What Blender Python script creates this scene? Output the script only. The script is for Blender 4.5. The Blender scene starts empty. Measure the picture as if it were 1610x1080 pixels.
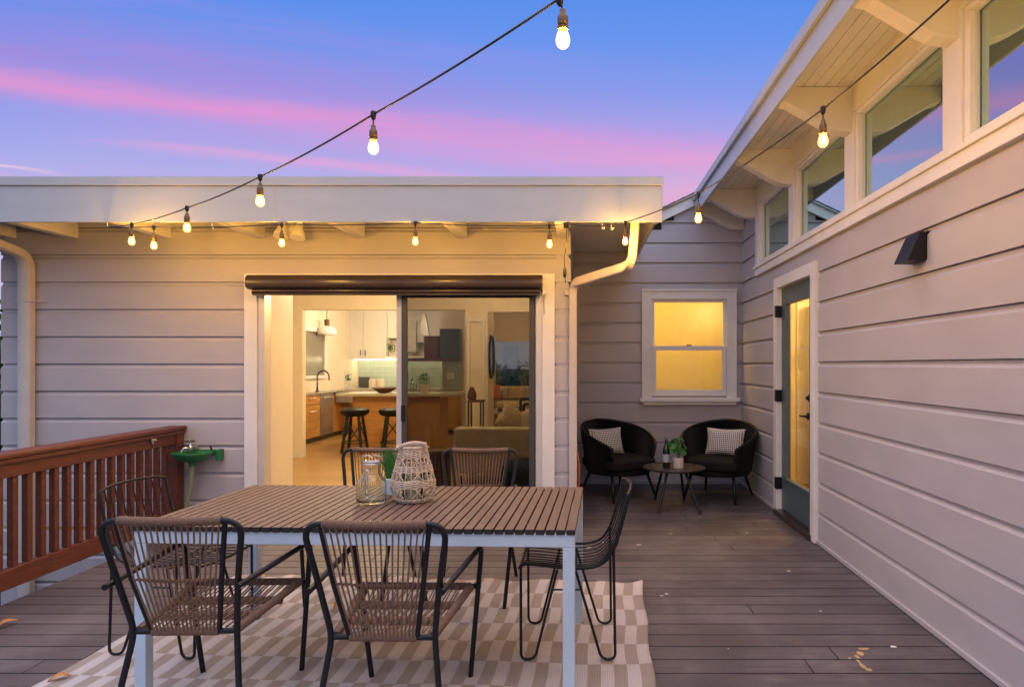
import bpy, math, random
from mathutils import Vector, Matrix
random.seed(7)
R = math.radians
S = bpy.context.scene
C = S.collection
# ------------------------------------------------------------------ camera, world, exposure
F, CX, CY, H = 1036.0, 915.0, 574.0, 1.42
cam = bpy.data.cameras.new('camera'); co = bpy.data.objects.new('camera', cam); C.objects.link(co)
co.location = (0, 0, H); co.rotation_euler = (R(90), 0, 0)
cam.sensor_width = 36; cam.lens = F/1610*36
cam.shift_x = -(CX-805)/1610; cam.shift_y = (CY-540)/1610
cam.clip_start = .05; cam.clip_end = 2000
S.camera = co
S.view_settings.view_transform = 'Standard'; S.view_settings.look = 'None'
S.view_settings.exposure = 0.0; S.view_settings.gamma = 1

def at(px, py, d):
    return Vector(((px-CX)*d/F, d, H+(CY-py)*d/F))

def lin(r, g, b):
    f = lambda c: (c/255/12.92) if c/255 <= .04045 else ((c/255+.055)/1.055)**2.4
    return (f(r), f(g), f(b), 1)

GLOW = 1.05
W = bpy.data.worlds.new('World'); S.world = W; W.use_nodes = True
nt = W.node_tree; nt.nodes.clear()
def N(tree, typ, **kw):
    n = tree.nodes.new(typ)
    for k, v in kw.items():
        if k == 'ins':
            for i, val in v.items():
                if isinstance(val, bpy.types.NodeSocket): tree.links.new(val, n.inputs[i])
                else: n.inputs[i].default_value = val
        else: setattr(n, k, v)
    return n
def M(tree, op, a, b=0.0, c=None, clamp=False):
    ins = {0: a, 1: b}
    if c is not None: ins[2] = c
    return N(tree, 'ShaderNodeMath', operation=op, use_clamp=clamp, ins=ins).outputs[0]
def ramp(tree, fac, stops, interp='LINEAR'):
    n = N(tree, 'ShaderNodeValToRGB', ins={0: fac}); cr = n.color_ramp; cr.interpolation = interp
    while len(cr.elements) < len(stops): cr.elements.new(.5)
    for e, (p, c) in zip(cr.elements, stops):
        e.position = p; e.color = c if len(c) == 4 else (*c, 1)
    return n.outputs[0]
def mixc(tree, fac, a, b, blend='MIX'):
    n = N(tree, 'ShaderNodeMix', data_type='RGBA', blend_type=blend, ins={0: fac, 6: a, 7: b}); return n.outputs[2]
tc = N(nt, 'ShaderNodeTexCoord'); sp = N(nt, 'ShaderNodeSeparateXYZ', ins={0: tc.outputs['Generated']})
x, y, z = sp.outputs
hl = M(nt, 'SQRT', M(nt, 'ADD', M(nt, 'MULTIPLY', x, x), M(nt, 'MULTIPLY', y, y)))
el = M(nt, 'DIVIDE', z, M(nt, 'ADD', hl, .001))
ay = M(nt, 'ADD', M(nt, 'ABSOLUTE', y), .04)
e2 = M(nt, 'DIVIDE', z, M(nt, 'SQRT', M(nt, 'ADD', M(nt, 'MULTIPLY', M(nt, 'MULTIPLY', x, x), .10), M(nt, 'MULTIPLY', y, y))))
uu = M(nt, 'DIVIDE', x, ay)
base = ramp(nt, e2, [(0, lin(206,204,228)), (.2, lin(194,192,236)), (.29, lin(180,180,239)), (.36, lin(158,168,241)), (.42, lin(134,160,242)), (.49, lin(108,153,243)), (.60, lin(84,142,240)), (1, lin(64,116,222))])
def noise(sx, sz, sc, det, rough):
    v = N(nt, 'ShaderNodeCombineXYZ', ins={0: M(nt, 'MULTIPLY', uu, sx), 1: y, 2: M(nt, 'MULTIPLY', M(nt, 'MULTIPLY_ADD', uu, .09, e2), sz)})
    return N(nt, 'ShaderNodeTexNoise', ins={'Vector': v.outputs[0], 'Scale': sc, 'Detail': det, 'Roughness': rough}).outputs[0]
n1 = noise(1.3, 6, 1.7, 5, .5); n2 = noise(2.2, 34, 1.3, 8, .62); n3 = noise(3.0, 60, 2.0, 8, .65)
warp = M(nt, 'ADD', M(nt, 'MULTIPLY', M(nt, 'SUBTRACT', n1, .5), .05), M(nt, 'MULTIPLY', M(nt, 'SUBTRACT', n3, .5), .012))
ew = M(nt, 'ADD', e2, warp)
def streak(col, e0, k, w, amp, ua=-3, ub=3, soft=.3, wisp=.5, bg=None):
    q = M(nt, 'DIVIDE', M(nt, 'SUBTRACT', ew, M(nt, 'MULTIPLY_ADD', uu, k, e0)), w)
    g = M(nt, 'POWER', math.e, M(nt, 'MULTIPLY', M(nt, 'MULTIPLY', q, q), -1))
    a_ = N(nt, 'ShaderNodeMapRange', interpolation_type='SMOOTHSTEP', ins={0: uu, 1: ua-soft, 2: ua+soft, 3: 0, 4: 1}).outputs[0]
    b_ = N(nt, 'ShaderNodeMapRange', interpolation_type='SMOOTHSTEP', ins={0: uu, 1: ub-soft, 2: ub+soft, 3: 1, 4: 0}).outputs[0]
    ws = N(nt, 'ShaderNodeMapRange', ins={0: n2, 1: .35, 2: .68, 3: 1-wisp, 4: 1}).outputs[0]
    f = M(nt, 'MULTIPLY', M(nt, 'MULTIPLY', g, ws), M(nt, 'MULTIPLY', M(nt, 'MULTIPLY', a_, b_), amp), clamp=True)
    return mixc(nt, f, bg, col)
colr = base
colr = streak(lin(184,138,220), .385, -.10, .056, .70, -3, -.15, .5, .45, colr)
colr = streak(lin(216,160,226), .330, -.05, .045, .70, -.55, 3, .4, .45, colr)
colr = streak(lin(238,154,214), .334, -.10, .020, .85, -3, .0, .5, .30, colr)
colr = streak(lin(240,168,216), .322, -.05, .018, .65, -.15, 3, .3, .55, colr)
colr = streak(lin(236,172,224), .276, -.078, .008, .80, -.66, -.12, .12, .5, colr)
colr = streak(lin(255,214,226), .2165, -.0815, .0030, .90, -3, -.78, .06, .2, colr)
colr = streak(lin(216,178,232), .235, -.03, .030, .55, -3, 3, .4, .9, colr)
colr = streak(lin(250,176,206), .235, .0, .055, .85, .06, 3, .14, .35, colr)
colr = streak(lin(176,150,232), .455, -.12, .022, .35, -3, 0, .4, .9, colr)
below = ramp(nt, M(nt, 'MULTIPLY_ADD', z, 1.0, .5), [(.46, lin(60,56,62)), (.5, (1,1,1))])
colr = mixc(nt, 1.0, colr, below, 'MULTIPLY')
# added fill light: sky raised well above the visible band, overhead and behind camera
yn = M(nt, 'DIVIDE', y, M(nt, 'ADD', hl, .001))
s1 = N(nt, 'ShaderNodeMapRange', interpolation_type='SMOOTHSTEP', ins={0: yn, 1: .62, 2: -.35, 3: 0, 4: 1}).outputs[0]
s2 = N(nt, 'ShaderNodeMapRange', interpolation_type='SMOOTHSTEP', ins={0: el, 1: .62, 2: 1.15, 3: 0, 4: 1}).outputs[0]
s3 = N(nt, 'ShaderNodeMapRange', interpolation_type='SMOOTHSTEP', ins={0: el, 1: -.02, 2: .30, 3: 0, 4: 1}).outputs[0]
glow = M(nt, 'MULTIPLY', M(nt, 'MAXIMUM', s1, s2), s3)
gcol = mixc(nt, s2, (GLOW*.76, GLOW*.84, GLOW*1.12, 1), (GLOW*1.7, GLOW*1.85, GLOW*2.5, 1))
colr = mixc(nt, glow, colr, gcol)
bgw = N(nt, 'ShaderNodeBackground', ins={0: colr, 1: .95})
N(nt, 'ShaderNodeOutputWorld', ins={0: bgw.outputs[0]})

# ------------------------------------------------------------------ materials
MATS = {}
def mat(name, col, rough=.6, metal=0, var=0.0, vscale=6, stretch=(1,1,1), bump=0, bscale=60, col2=None, spec=.5, trans=0, fine=None, sheen=0):
    m = bpy.data.materials.new(name); m.use_nodes = True; t = m.node_tree; t.nodes.clear()
    c = (*col, 1) if len(col) == 3 else col
    b = N(t, 'ShaderNodeBsdfPrincipled', ins={'Roughness': rough, 'Metallic': metal, 'Base Color': c})
    b.inputs['Specular IOR Level'].default_value = spec
    if trans: b.inputs['Transmission Weight'].default_value = trans
    if sheen: b.inputs['Sheen Weight'].default_value = sheen
    t2 = N(t, 'ShaderNodeTexCoord'); mp = N(t, 'ShaderNodeMapping', ins={0: t2.outputs['Object'], 'Scale': stretch})
    nz = N(t, 'ShaderNodeTexNoise', ins={'Vector': mp.outputs[0], 'Scale': vscale, 'Detail': 6, 'Roughness': .6})
    if var or col2:
        c2 = col2 if col2 else tuple(v*(1-var) for v in c[:3])
        hi = c if col2 else (*[min(1, v*(1+var*.6)) for v in c[:3]], 1)
        o = ramp(t, nz.outputs[0], [(.3, (*c2[:3], 1)), (.7, hi)])
        t.links.new(o, b.inputs['Base Color'])
        rr = M(t, 'MULTIPLY_ADD', nz.outputs[0], .25, rough-.12, clamp=True); t.links.new(rr, b.inputs['Roughness'])
    if bump:
        n3 = N(t, 'ShaderNodeTexNoise', ins={'Vector': mp.outputs[0], 'Scale': bscale, 'Detail': 4})
        bp = N(t, 'ShaderNodeBump', ins={'Strength': bump, 'Distance': .01, 'Height': n3.outputs[0]})
        t.links.new(bp.outputs[0], b.inputs['Normal'])
    N(t, 'ShaderNodeOutputMaterial', ins={0: b.outputs[0]})
    MATS[name] = m; return m
def emit(name, col, s):
    m = bpy.data.materials.new(name); m.use_nodes = True; t = m.node_tree; t.nodes.clear()
    e = N(t, 'ShaderNodeEmission', ins={0: (*col, 1), 1: s}); N(t, 'ShaderNodeOutputMaterial', ins={0: e.outputs[0]}); return m
def glass(name, tint=(1,1,1), refl=.1, fres=True, rough=0.0):
    m = bpy.data.materials.new(name); m.use_nodes = True; t = m.node_tree; t.nodes.clear()
    tr = N(t, 'ShaderNodeBsdfTransparent', ins={0: (*tint, 1)}); gl = N(t, 'ShaderNodeBsdfGlossy', ins={0: (.78,1,.96,1), 'Roughness': rough})
    if fres:
        f = N(t, 'ShaderNodeLayerWeight', ins={0: .35}).outputs['Fresnel']; f = M(t, 'ADD', f, refl, clamp=True)
    else: f = refl
    mx = N(t, 'ShaderNodeMixShader', ins={0: f, 1: tr.outputs[0], 2: gl.outputs[0]})
    N(t, 'ShaderNodeOutputMaterial', ins={0: mx.outputs[0]}); return m

m_side = mat('siding_paint', (.435,.41,.44), .5, var=.07, vscale=2.2, stretch=(1,1,2.5), bump=.15, bscale=90)
m_white = mat('white_paint', (.74,.72,.71), .45, var=.07, vscale=4, bump=.06, bscale=50)
m_cream = mat('soffit_paint', (.70,.66,.60), .55, var=.08, vscale=5, bump=.08)
m_fascia = mat('fascia_metal', (.43,.455,.48), .38, var=.06, vscale=1.5, stretch=(1,1,4))
m_gutter = mat('downspout_paint', (.55,.50,.47), .45, var=.08)
m_bronze = mat('dark_bronze', (.035,.022,.020), .32, var=.2)
m_black = mat('black_powdercoat', (.008,.009,.012), .42, var=.15, spec=.28)
m_blackw = mat('black_wire', (.008,.008,.010), .4, spec=.3)
m_rope = mat('brown_rope', (.175,.098,.062), .8, var=.35, vscale=120, bump=.3, bscale=300)
m_rail = mat('redwood_stain', (.125,.033,.018), .42, var=.35, vscale=7, stretch=(6,1,6), bump=.2, bscale=30)
m_tblw = mat('table_powdercoat', (.50,.60,.68), .4, var=.07)
m_slat = mat('table_slat', (.125,.070,.046), .62, var=.28, vscale=9, stretch=(8,1.2,1), bump=.25, bscale=40)
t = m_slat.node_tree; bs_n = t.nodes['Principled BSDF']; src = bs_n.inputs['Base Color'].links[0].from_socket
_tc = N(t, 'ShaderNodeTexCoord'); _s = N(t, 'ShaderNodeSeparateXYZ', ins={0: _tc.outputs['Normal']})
t.links.new(mixc(t, ramp(t, M(t, 'ABSOLUTE', _s.outputs[2]), [(.3, (1,1,1)), (.7, (0,0,0))]), src, (.018,.012,.010,1)), bs_n.inputs['Base Color'])   # slat sides coloured near black, painting in the shade of the gaps
m_teal = mat('teal_door', (.07,.108,.128), .4, var=.08)
m_alu = mat('aluminium', (.62,.60,.58), .35, metal=.2, var=.06)
m_dark = mat('dark_frame', (.05,.048,.048), .45)
m_chrome = mat('chrome', (.6,.6,.6), .2, metal=1)
m_green = mat('green_basin', (.015,.16,.055), .45, var=.2)
m_hose = mat('green_hose', (.22,.26,.15), .5, var=.15, vscale=40)
m_brass = mat('brass_socket', (.17,.095,.035), .4, metal=.5)
m_cord = mat('black_cord', (.008,.008,.008), .5)
m_orange = mat('orange_cable', (.55,.12,.02), .5)
m_wick = mat('natural_wicker', (.56,.44,.33), .7, var=.35, vscale=60)
m_wickd = mat('black_wicker', (.006,.0055,.0055), .5, var=.3, vscale=60, spec=.22)
m_cush = mat('black_cushion', (.013,.011,.012), .9, var=.2, vscale=15, bump=.25, bscale=500, spec=.15)
m_leaf = mat('leaf', (.035,.16,.03), .45, var=.35, vscale=20)
m_grassl = mat('grass_blade', (.05,.17,.03), .5, var=.4, vscale=30)
m_bush = mat('bush_leaf', (.03,.075,.02), .6, var=.5, vscale=3)
m_bark = mat('bark', (.07,.05,.035), .9, var=.4, vscale=10)
m_pot = mat('white_pot', (.62,.55,.53), .5, var=.06, vscale=30)
m_bottle = mat('green_bottle', (.008,.02,.012), .12, spec=.7)
m_plaster = mat('interior_plaster', (.78,.70,.56), .7, var=.04)
m_cab = mat('cabinet_paint', (.76,.73,.67), .5, var=.03)
m_wood = mat('orange_wood', (.52,.26,.075), .45, var=.2, vscale=3, stretch=(1,1,8))
m_counter = mat('countertop', (.48,.45,.38), .25, var=.15, vscale=40)
m_steel = mat('stainless', (.45,.42,.38), .3, metal=.8, var=.06, stretch=(8,8,1))
m_sofa = mat('sofa_cloth', (.52,.45,.33), .9, var=.12, vscale=20, bump=.2, bscale=300)
m_pillowb = mat('beige_pillow', (.45,.36,.24), .9, var=.15, vscale=25)
m_pinkp = mat('rust_pillow', (.50,.17,.10), .9)
m_log = mat('log_wood', (.12,.05,.02), .7, var=.4, vscale=12)
m_candle = mat('candle_wax', (.70,.62,.52), .5)
m_dgrey = mat('slate_box', (.07,.075,.075), .6)
m_shing = mat('roof_felt', (.10,.095,.09), .9, var=.3, vscale=20, bump=.4)
m_ceil = mat('ceiling_paint', (.70,.64,.55), .7)
g_win = glass('window_glass', (.95,.93,.88), .55, rough=.0)
g_clear = glass('clear_glass', (.97,.97,.93), .03)
g_sash = glass('sash_glass', (.97,.97,.93), .025, False)
g_screen = glass('screen_glass', (.48,.47,.45), .018, False)
g_door = glass('door_glass', (.92,.92,.88), .10, False)

# deck boards
def deck_mat():
    m = bpy.data.materials.new('deck_boards'); m.use_nodes = True; t = m.node_tree; t.nodes.clear()
    tc = N(t, 'ShaderNodeTexCoord'); sp = N(t, 'ShaderNodeSeparateXYZ', ins={0: tc.outputs['Object']})
    pid = M(t, 'FLOOR', M(t, 'DIVIDE', sp.outputs[1], .145))
    wn = N(t, 'ShaderNodeTexWhiteNoise', noise_dimensions='1D', ins={'W': pid}).outputs[0]
    vec = N(t, 'ShaderNodeCombineXYZ', ins={0: M(t, 'MULTIPLY', sp.outputs[0], 1.2), 1: M(t, 'MULTIPLY', sp.outputs[1], 26), 2: wn})
    gr = N(t, 'ShaderNodeTexNoise', ins={'Vector': vec.outputs[0], 'Scale': 2.2, 'Detail': 7, 'Roughness': .65}).outputs[0]
    big = N(t, 'ShaderNodeTexNoise', ins={'Vector': tc.outputs['Object'], 'Scale': 1.1, 'Detail': 5, 'Roughness': .6}).outputs[0]
    f = M(t, 'ADD', M(t, 'MULTIPLY', gr, .45), M(t, 'ADD', M(t, 'ADD', M(t, 'MULTIPLY', wn, .13), .065), M(t, 'MULTIPLY', big, .45)))
    c = ramp(t, f, [(.33, (.036,.029,.034)), (.5, (.066,.053,.058)), (.72, (.135,.113,.120))])
    sc = N(t, 'ShaderNodeTexNoise', ins={'Vector': tc.outputs['Object'], 'Scale': 34, 'Detail': 3}).outputs[0]
    sc2 = N(t, 'ShaderNodeTexNoise', ins={'Vector': tc.outputs['Object'], 'Scale': 3.3, 'Detail': 3}).outputs[0]
    spk = M(t, 'MULTIPLY', ramp(t, sc, [(.70, (0,0,0)), (.76, (1,1,1))]), ramp(t, sc2, [(.47, (0,0,0)), (.60, (1,1,1))]))
    wear = N(t, 'ShaderNodeTexNoise', ins={'Vector': tc.outputs['Object'], 'Scale': 2.3, 'Detail': 9, 'Roughness': .72}).outputs[0]
    c = mixc(t, M(t, 'MULTIPLY', ramp(t, wear, [(.50, (0,0,0)), (.68, (1,1,1))]), .45), c, (.20,.175,.17,1))
    c = mixc(t, M(t, 'MULTIPLY', ramp(t, wear, [(.32, (1,1,1)), (.46, (0,0,0))]), .45), c, (.035,.028,.028,1))
    c = mixc(t, M(t, 'MULTIPLY', spk, .6), c, (.36,.32,.31,1))
    dk = ramp(t, N(t, 'ShaderNodeTexNoise', ins={'Vector': tc.outputs['Object'], 'Scale': 60, 'Detail': 2}).outputs[0], [(.24, (1,1,1)), (.30, (0,0,0))])
    c = mixc(t, M(t, 'MULTIPLY', dk, .6), c, (.03,.022,.02,1))
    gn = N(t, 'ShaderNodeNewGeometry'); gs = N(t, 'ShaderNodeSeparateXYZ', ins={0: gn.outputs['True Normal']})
    side_mask = ramp(t, gs.outputs[2], [(.55, (1,1,1)), (.85, (0,0,0))])            # board faces not pointing up are coloured near black
    c = mixc(t, side_mask, c, (.008,.007,.008,1))
    b = N(t, 'ShaderNodeBsdfPrincipled', ins={'Base Color': c, 'Roughness': M(t, 'MULTIPLY_ADD', big, .35, .38)})
    bp = N(t, 'ShaderNodeBump', ins={'Strength': .35, 'Distance': .004, 'Height': gr}); t.links.new(bp.outputs[0], b.inputs['Normal'])
    N(t, 'ShaderNodeOutputMaterial', ins={0: b.outputs[0]}); return m
m_deck = deck_mat()
def plank_floor():
    m = bpy.data.materials.new('oak_floor'); m.use_nodes = True; t = m.node_tree; t.nodes.clear()
    tc = N(t, 'ShaderNodeTexCoord')
    br = N(t, 'ShaderNodeTexBrick', ins={'Vector': tc.outputs['Object'], 'Color1': (.47,.30,.11,1), 'Color2': (.36,.22,.08,1), 'Mortar': (.16,.08,.03,1), 'Scale': 1, 'Mortar Size': .003, 'Brick Width': 1.1, 'Row Height': .09})
    b = N(t, 'ShaderNodeBsdfPrincipled', ins={'Base Color': br.outputs[0], 'Roughness': .3})
    N(t, 'ShaderNodeOutputMaterial', ins={0: b.outputs[0]}); return m
m_oak = plank_floor()
def rug_mat():
    m = bpy.data.materials.new('rug_weave'); m.use_nodes = True; t = m.node_tree; t.nodes.clear()
    tc = N(t, 'ShaderNodeTexCoord'); sp = N(t, 'ShaderNodeSeparateXYZ', ins={0: tc.outputs['UV']})
    u = M(t, 'FLOOR', M(t, 'DIVIDE', sp.outputs[0], .0608)); v = M(t, 'FLOOR', M(t, 'DIVIDE', sp.outputs[1], .235))
    ck = M(t, 'MODULO', M(t, 'ADD', M(t, 'ADD', u, v), 400), 2)
    c = mixc(t, ck, (.52,.465,.45,1), (.335,.275,.235,1))
    line = M(t, 'SINE', M(t, 'MULTIPLY', sp.outputs[0], 2*math.pi/.0076))
    lv = ramp(t, M(t, 'MULTIPLY_ADD', line, .5, .5), [(0, (.80,.80,.80)), (.5, (1,1,1))])
    c = mixc(t, 1, c, lv, 'MULTIPLY')
    nz = N(t, 'ShaderNodeTexNoise', ins={'Vector': tc.outputs['UV'], 'Scale': 5, 'Detail': 6}).outputs[0]
    c = mixc(t, 1, c, ramp(t, nz, [(.3, (.86,.84,.82)), (.65, (1,1,1))]), 'MULTIPLY')
    b = N(t, 'ShaderNodeBsdfPrincipled', ins={'Base Color': c, 'Roughness': .85})
    bp = N(t, 'ShaderNodeBump', ins={'Strength': .5, 'Distance': .002, 'Height': line}); t.links.new(bp.outputs[0], b.inputs['Normal'])
    N(t, 'ShaderNodeOutputMaterial', ins={0: b.outputs[0]}); return m
m_rug = rug_mat()
def pattern_mat():
    m = bpy.data.materials.new('patterned_cotton'); m.use_nodes = True; t = m.node_tree; t.nodes.clear()
    tc = N(t, 'ShaderNodeTexCoord'); sp = N(t, 'ShaderNodeSeparateXYZ', ins={0: tc.outputs['Object']})
    k = 2*math.pi/.042
    a = M(t, 'MULTIPLY', M(t, 'COSINE', M(t, 'MULTIPLY', sp.outputs[0], k)), M(t, 'COSINE', M(t, 'MULTIPLY', sp.outputs[2], k)))
    c = ramp(t, M(t, 'MULTIPLY_ADD', M(t, 'ABSOLUTE', a), 1, 0), [(.44, (.70,.66,.64)), (.56, (.012,.011,.012))])
    b = N(t, 'ShaderNodeBsdfPrincipled', ins={'Base Color': c, 'Roughness': .9})
    N(t, 'ShaderNodeOutputMaterial', ins={0: b.outputs[0]}); return m
m_pat = pattern_mat()
def bead_mat():
    m = mat('beadboard', (.50,.46,.44), .6)
    return m
m_bead = bead_mat()
def tile_mat():
    m = bpy.data.materials.new('glass_tile'); m.use_nodes = True; t = m.node_tree; t.nodes.clear()
    tc = N(t, 'ShaderNodeTexCoord'); mp = N(t, 'ShaderNodeMapping', ins={0: tc.outputs['Object'], 'Rotation': (R(90), 0, 0)})
    br = N(t, 'ShaderNodeTexBrick', ins={'Vector': mp.outputs[0], 'Color1': (.38,.47,.42,1), 'Color2': (.33,.43,.39,1), 'Mortar': (.55,.55,.48,1), 'Scale': 1, 'Mortar Size': .004, 'Brick Width': .3, 'Row Height': .1})
    b = N(t, 'ShaderNodeBsdfPrincipled', ins={'Base Color': br.outputs[0], 'Roughness': .25})
    N(t, 'ShaderNodeOutputMaterial', ins={0: b.outputs[0]}); return m
m_tile = tile_mat()

# ------------------------------------------------------------------ mesh helpers
ORG = {}
class MB:
    def __init__(s): s.v = []; s.f = []; s.uv = None
    def add(s, vs, fs):
        o = len(s.v); s.v += [tuple(p) for p in vs]; s.f += [tuple(i+o for i in f) for f in fs]; return s
    def box(s, x0, x1, y0, y1, z0, z1):
        vs = [(x, y, z) for z in (z0, z1) for y in (y0, y1) for x in (x0, x1)]
        return s.add(vs, [(0,2,3,1), (4,5,7,6), (0,1,5,4), (2,6,7,3), (0,4,6,2), (1,3,7,5)])
    def bar(s, a, b, w, h, up=(0,0,1)):
        a, b = Vector(a), Vector(b); d = (b-a).normalized(); u = Vector(up)
        if abs(d.dot(u)) > .99: u = Vector((1,0,0))
        sx = d.cross(u).normalized()*w/2; sy = sx.cross(d).normalized()*h/2
        vs = [p+i*sx+j*sy for p in (a, b) for i, j in ((-1,-1), (1,-1), (1,1), (-1,1))]
        return s.add(vs, [(3,2,1,0), (4,5,6,7), (0,1,5,4), (1,2,6,5), (2,3,7,6), (3,0,4,7)])
    def prism(s, poly, fn):          # poly: 2-d points, fn(p, t) -> 3-d for t = 0, 1
        n = len(poly); vs = [fn(p, 0) for p in poly]+[fn(p, 1) for p in poly]
        return s.add(vs, [tuple(range(n))[::-1], tuple(range(n, 2*n))]+[(i, (i+1) % n, n+(i+1) % n, n+i) for i in range(n)])
    def tube(s, pts, r, n=8, closed=False, cap=True):
        pts = [Vector(p) for p in pts]; m = len(pts)
        rs = r if hasattr(r, '__len__') else [r]*m
        vs = []; prev = None
        for i, p in enumerate(pts):
            if closed: t = (pts[(i+1) % m]-pts[i-1])
            else: t = (pts[min(i+1, m-1)]-pts[max(i-1, 0)])
            if t.length < 1e-9: t = Vector((0,0,1))
            t.normalize()
            if prev is None:
                a = Vector((0,0,1)) if abs(t.z) < .9 else Vector((1,0,0)); nx = t.cross(a).normalized()
            else:
                nx = prev-t*prev.dot(t)
                nx = nx.normalized() if nx.length > 1e-6 else t.orthogonal().normalized()
            prev = nx; ny = t.cross(nx)
            for k in range(n):
                a = 2*math.pi*k/n; vs.append(p+(nx*math.cos(a)+ny*math.sin(a))*rs[i])
        fs = []
        for i in range(m if closed else m-1):
            j = (i+1) % m
            for k in range(n): fs.append((i*n+k, i*n+(k+1) % n, j*n+(k+1) % n, j*n+k))
        if cap and not closed: fs += [tuple(range(n))[::-1], tuple(range((m-1)*n, m*n))]
        return s.add(vs, fs)
    def lathe(s, prof, c=(0,0,0), n=24, fn=None):
        c = Vector(c); vs = []; m = len(prof)
        for r, z in prof:
            for k in range(n):
                a = 2*math.pi*k/n; vs.append(c+Vector((r*math.cos(a), r*math.sin(a), z)))
        fs = [(i*n+k, i*n+(k+1) % n, (i+1)*n+(k+1) % n, (i+1)*n+k) for i in range(m-1) for k in range(n)]
        if prof[0][0] > 1e-5: fs.append(tuple(range(n))[::-1])
        if prof[-1][0] > 1e-5: fs.append(tuple(range((m-1)*n, m*n)))
        return s.add(vs, fs)
    def build(s, name, m, parent=None, world=True, smooth=False, bevel=0):
        org = ORG.get(parent.name, Vector()) if (parent and world) else Vector()
        me = bpy.data.meshes.new(name); me.from_pydata([tuple(Vector(p)-org) for p in s.v], [], s.f); me.update()
        me.materials.append(m)
        if smooth:
            for p in me.polygons: p.use_smooth = True
            if smooth != 'full':
                me.set_sharp_from_angle(angle=R(40)) if hasattr(me, 'set_sharp_from_angle') else None
        o = bpy.data.objects.new(name, me); C.objects.link(o)
        if parent: o.parent = parent; ORG[o.name] = org
        if bevel:
            b = o.modifiers.new('bevel', 'BEVEL'); b.width = bevel; b.segments = 2; b.limit_method = 'ANGLE'
        return o
def fillet(pts, r, n=6, closed=False):
    pts = [Vector(p) for p in pts]; out = []
    m = len(pts)
    for i, p in enumerate(pts):
        if not closed and i in (0, m-1): out.append(p); continue
        a, b = pts[i-1], pts[(i+1) % m]
        ri = r[i] if hasattr(r, '__len__') else r
        da, db = (a-p), (b-p); d = min(ri, da.length*.49, db.length*.49)
        if d < 1e-5: out.append(p); continue
        q0, q1 = p+da.normalized()*d, p+db.normalized()*d
        for k in range(n+1):
            t = k/n; out.append(q0*(1-t)**2+p*2*t*(1-t)+q1*t*t)
    return out
def wrap(a, b, r, pitch=.0085, amp=.0024):       # rope-wound bar
    a, b = Vector(a), Vector(b); L = (b-a).length; k = max(4, int(L/pitch)*2)
    pts = [a.lerp(b, i/k) for i in range(k+1)]
    return pts, [r+(amp if i % 2 else 0) for i in range(k+1)]
def thing(name, label, cat, loc=(0,0,0), rz=0, group=None):
    o = bpy.data.objects.new(name, None); C.objects.link(o); o.location = loc; o.rotation_euler = (0,0,rz)
    o.empty_display_size = .1
    o['label'] = label; o['category'] = cat
    if group: o['group'] = group
    ORG[o.name] = Vector(loc); return o
def tag(o, label, cat, group=None):
    o['label'] = label; o['category'] = cat
    if group: o['group'] = group
    return o
def struct(o): o['kind'] = 'structure'; return o
def copy_tree(o, parent=None):
    c = o.copy(); C.objects.link(c)
    if parent is not None: c.parent = parent
    for ch in list(o.children): copy_tree(ch, c)
    return c
def place(o, loc, rz, label):
    o.location = loc; o.rotation_euler = (0,0,rz); o['label'] = label; return o

# siding: boards with a bevelled top edge and a shadow lap; u runs along the wall, n points outwards
PITCH = .2375
def siding(mb, o, u, n, L, z0, z1, phase, holes=(), top=None):
    o, u, n = Vector(o), Vector(u).normalized(), Vector(n).normalized()
    prof = [(0, .0), (0, .026), (.196, .0245), (.2145, .008), (.2325, .007), (.2335, -.006), (PITCH, -.006)]
    def dep(h):
        for (a, p), (b, q) in zip(prof[1:], prof[2:]):
            if a <= h <= b: return p+(q-p)*(h-a)/(b-a)
        return -.006
    k0 = math.floor((z0-phase)/PITCH); k1 = math.ceil((z1-phase)/PITCH)
    for k in range(k0, k1):
        b = phase+k*PITCH; t = b+PITCH
        lo, hi = max(b, z0), min(t, z1)
        if hi <= lo+1e-5: continue
        cuts = sorted({lo, hi}|{h for (a, c, d, e) in holes for h in (d, e) if lo < h < hi})
        for c0, c1 in zip(cuts, cuts[1:]):
            mid = (c0+c1)/2; segs = [(0, L)]
            for (a, c, d, e) in holes:
                if d < mid < e:
                    ns = []
                    for s0, s1 in segs:
                        if c <= s0 or a >= s1: ns.append((s0, s1)); continue
                        if a > s0: ns.append((s0, a))
                        if c < s1: ns.append((c, s1))
                    segs = ns
            if top:
                segs = [(s0, min(s1, 9)) for s0, s1 in segs]
            hs = [c0-b]+[h for h, _ in prof[2:6] if c0-b < h < c1-b]+[c1-b]
            pl = [(-.10, hs[0])]+[(dep(h) if h > 1e-6 else .026, h) for h in hs]+[(-.10, hs[-1])]
            for s0, s1 in segs:
                def fn(p, tt, s0=s0, s1=s1, b=b):
                    q = o+u*(s0 if tt == 0 else s1)+n*p[0]; return (q.x, q.y, b+p[1])
                mb.prism(pl, fn)
    return mb

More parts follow.
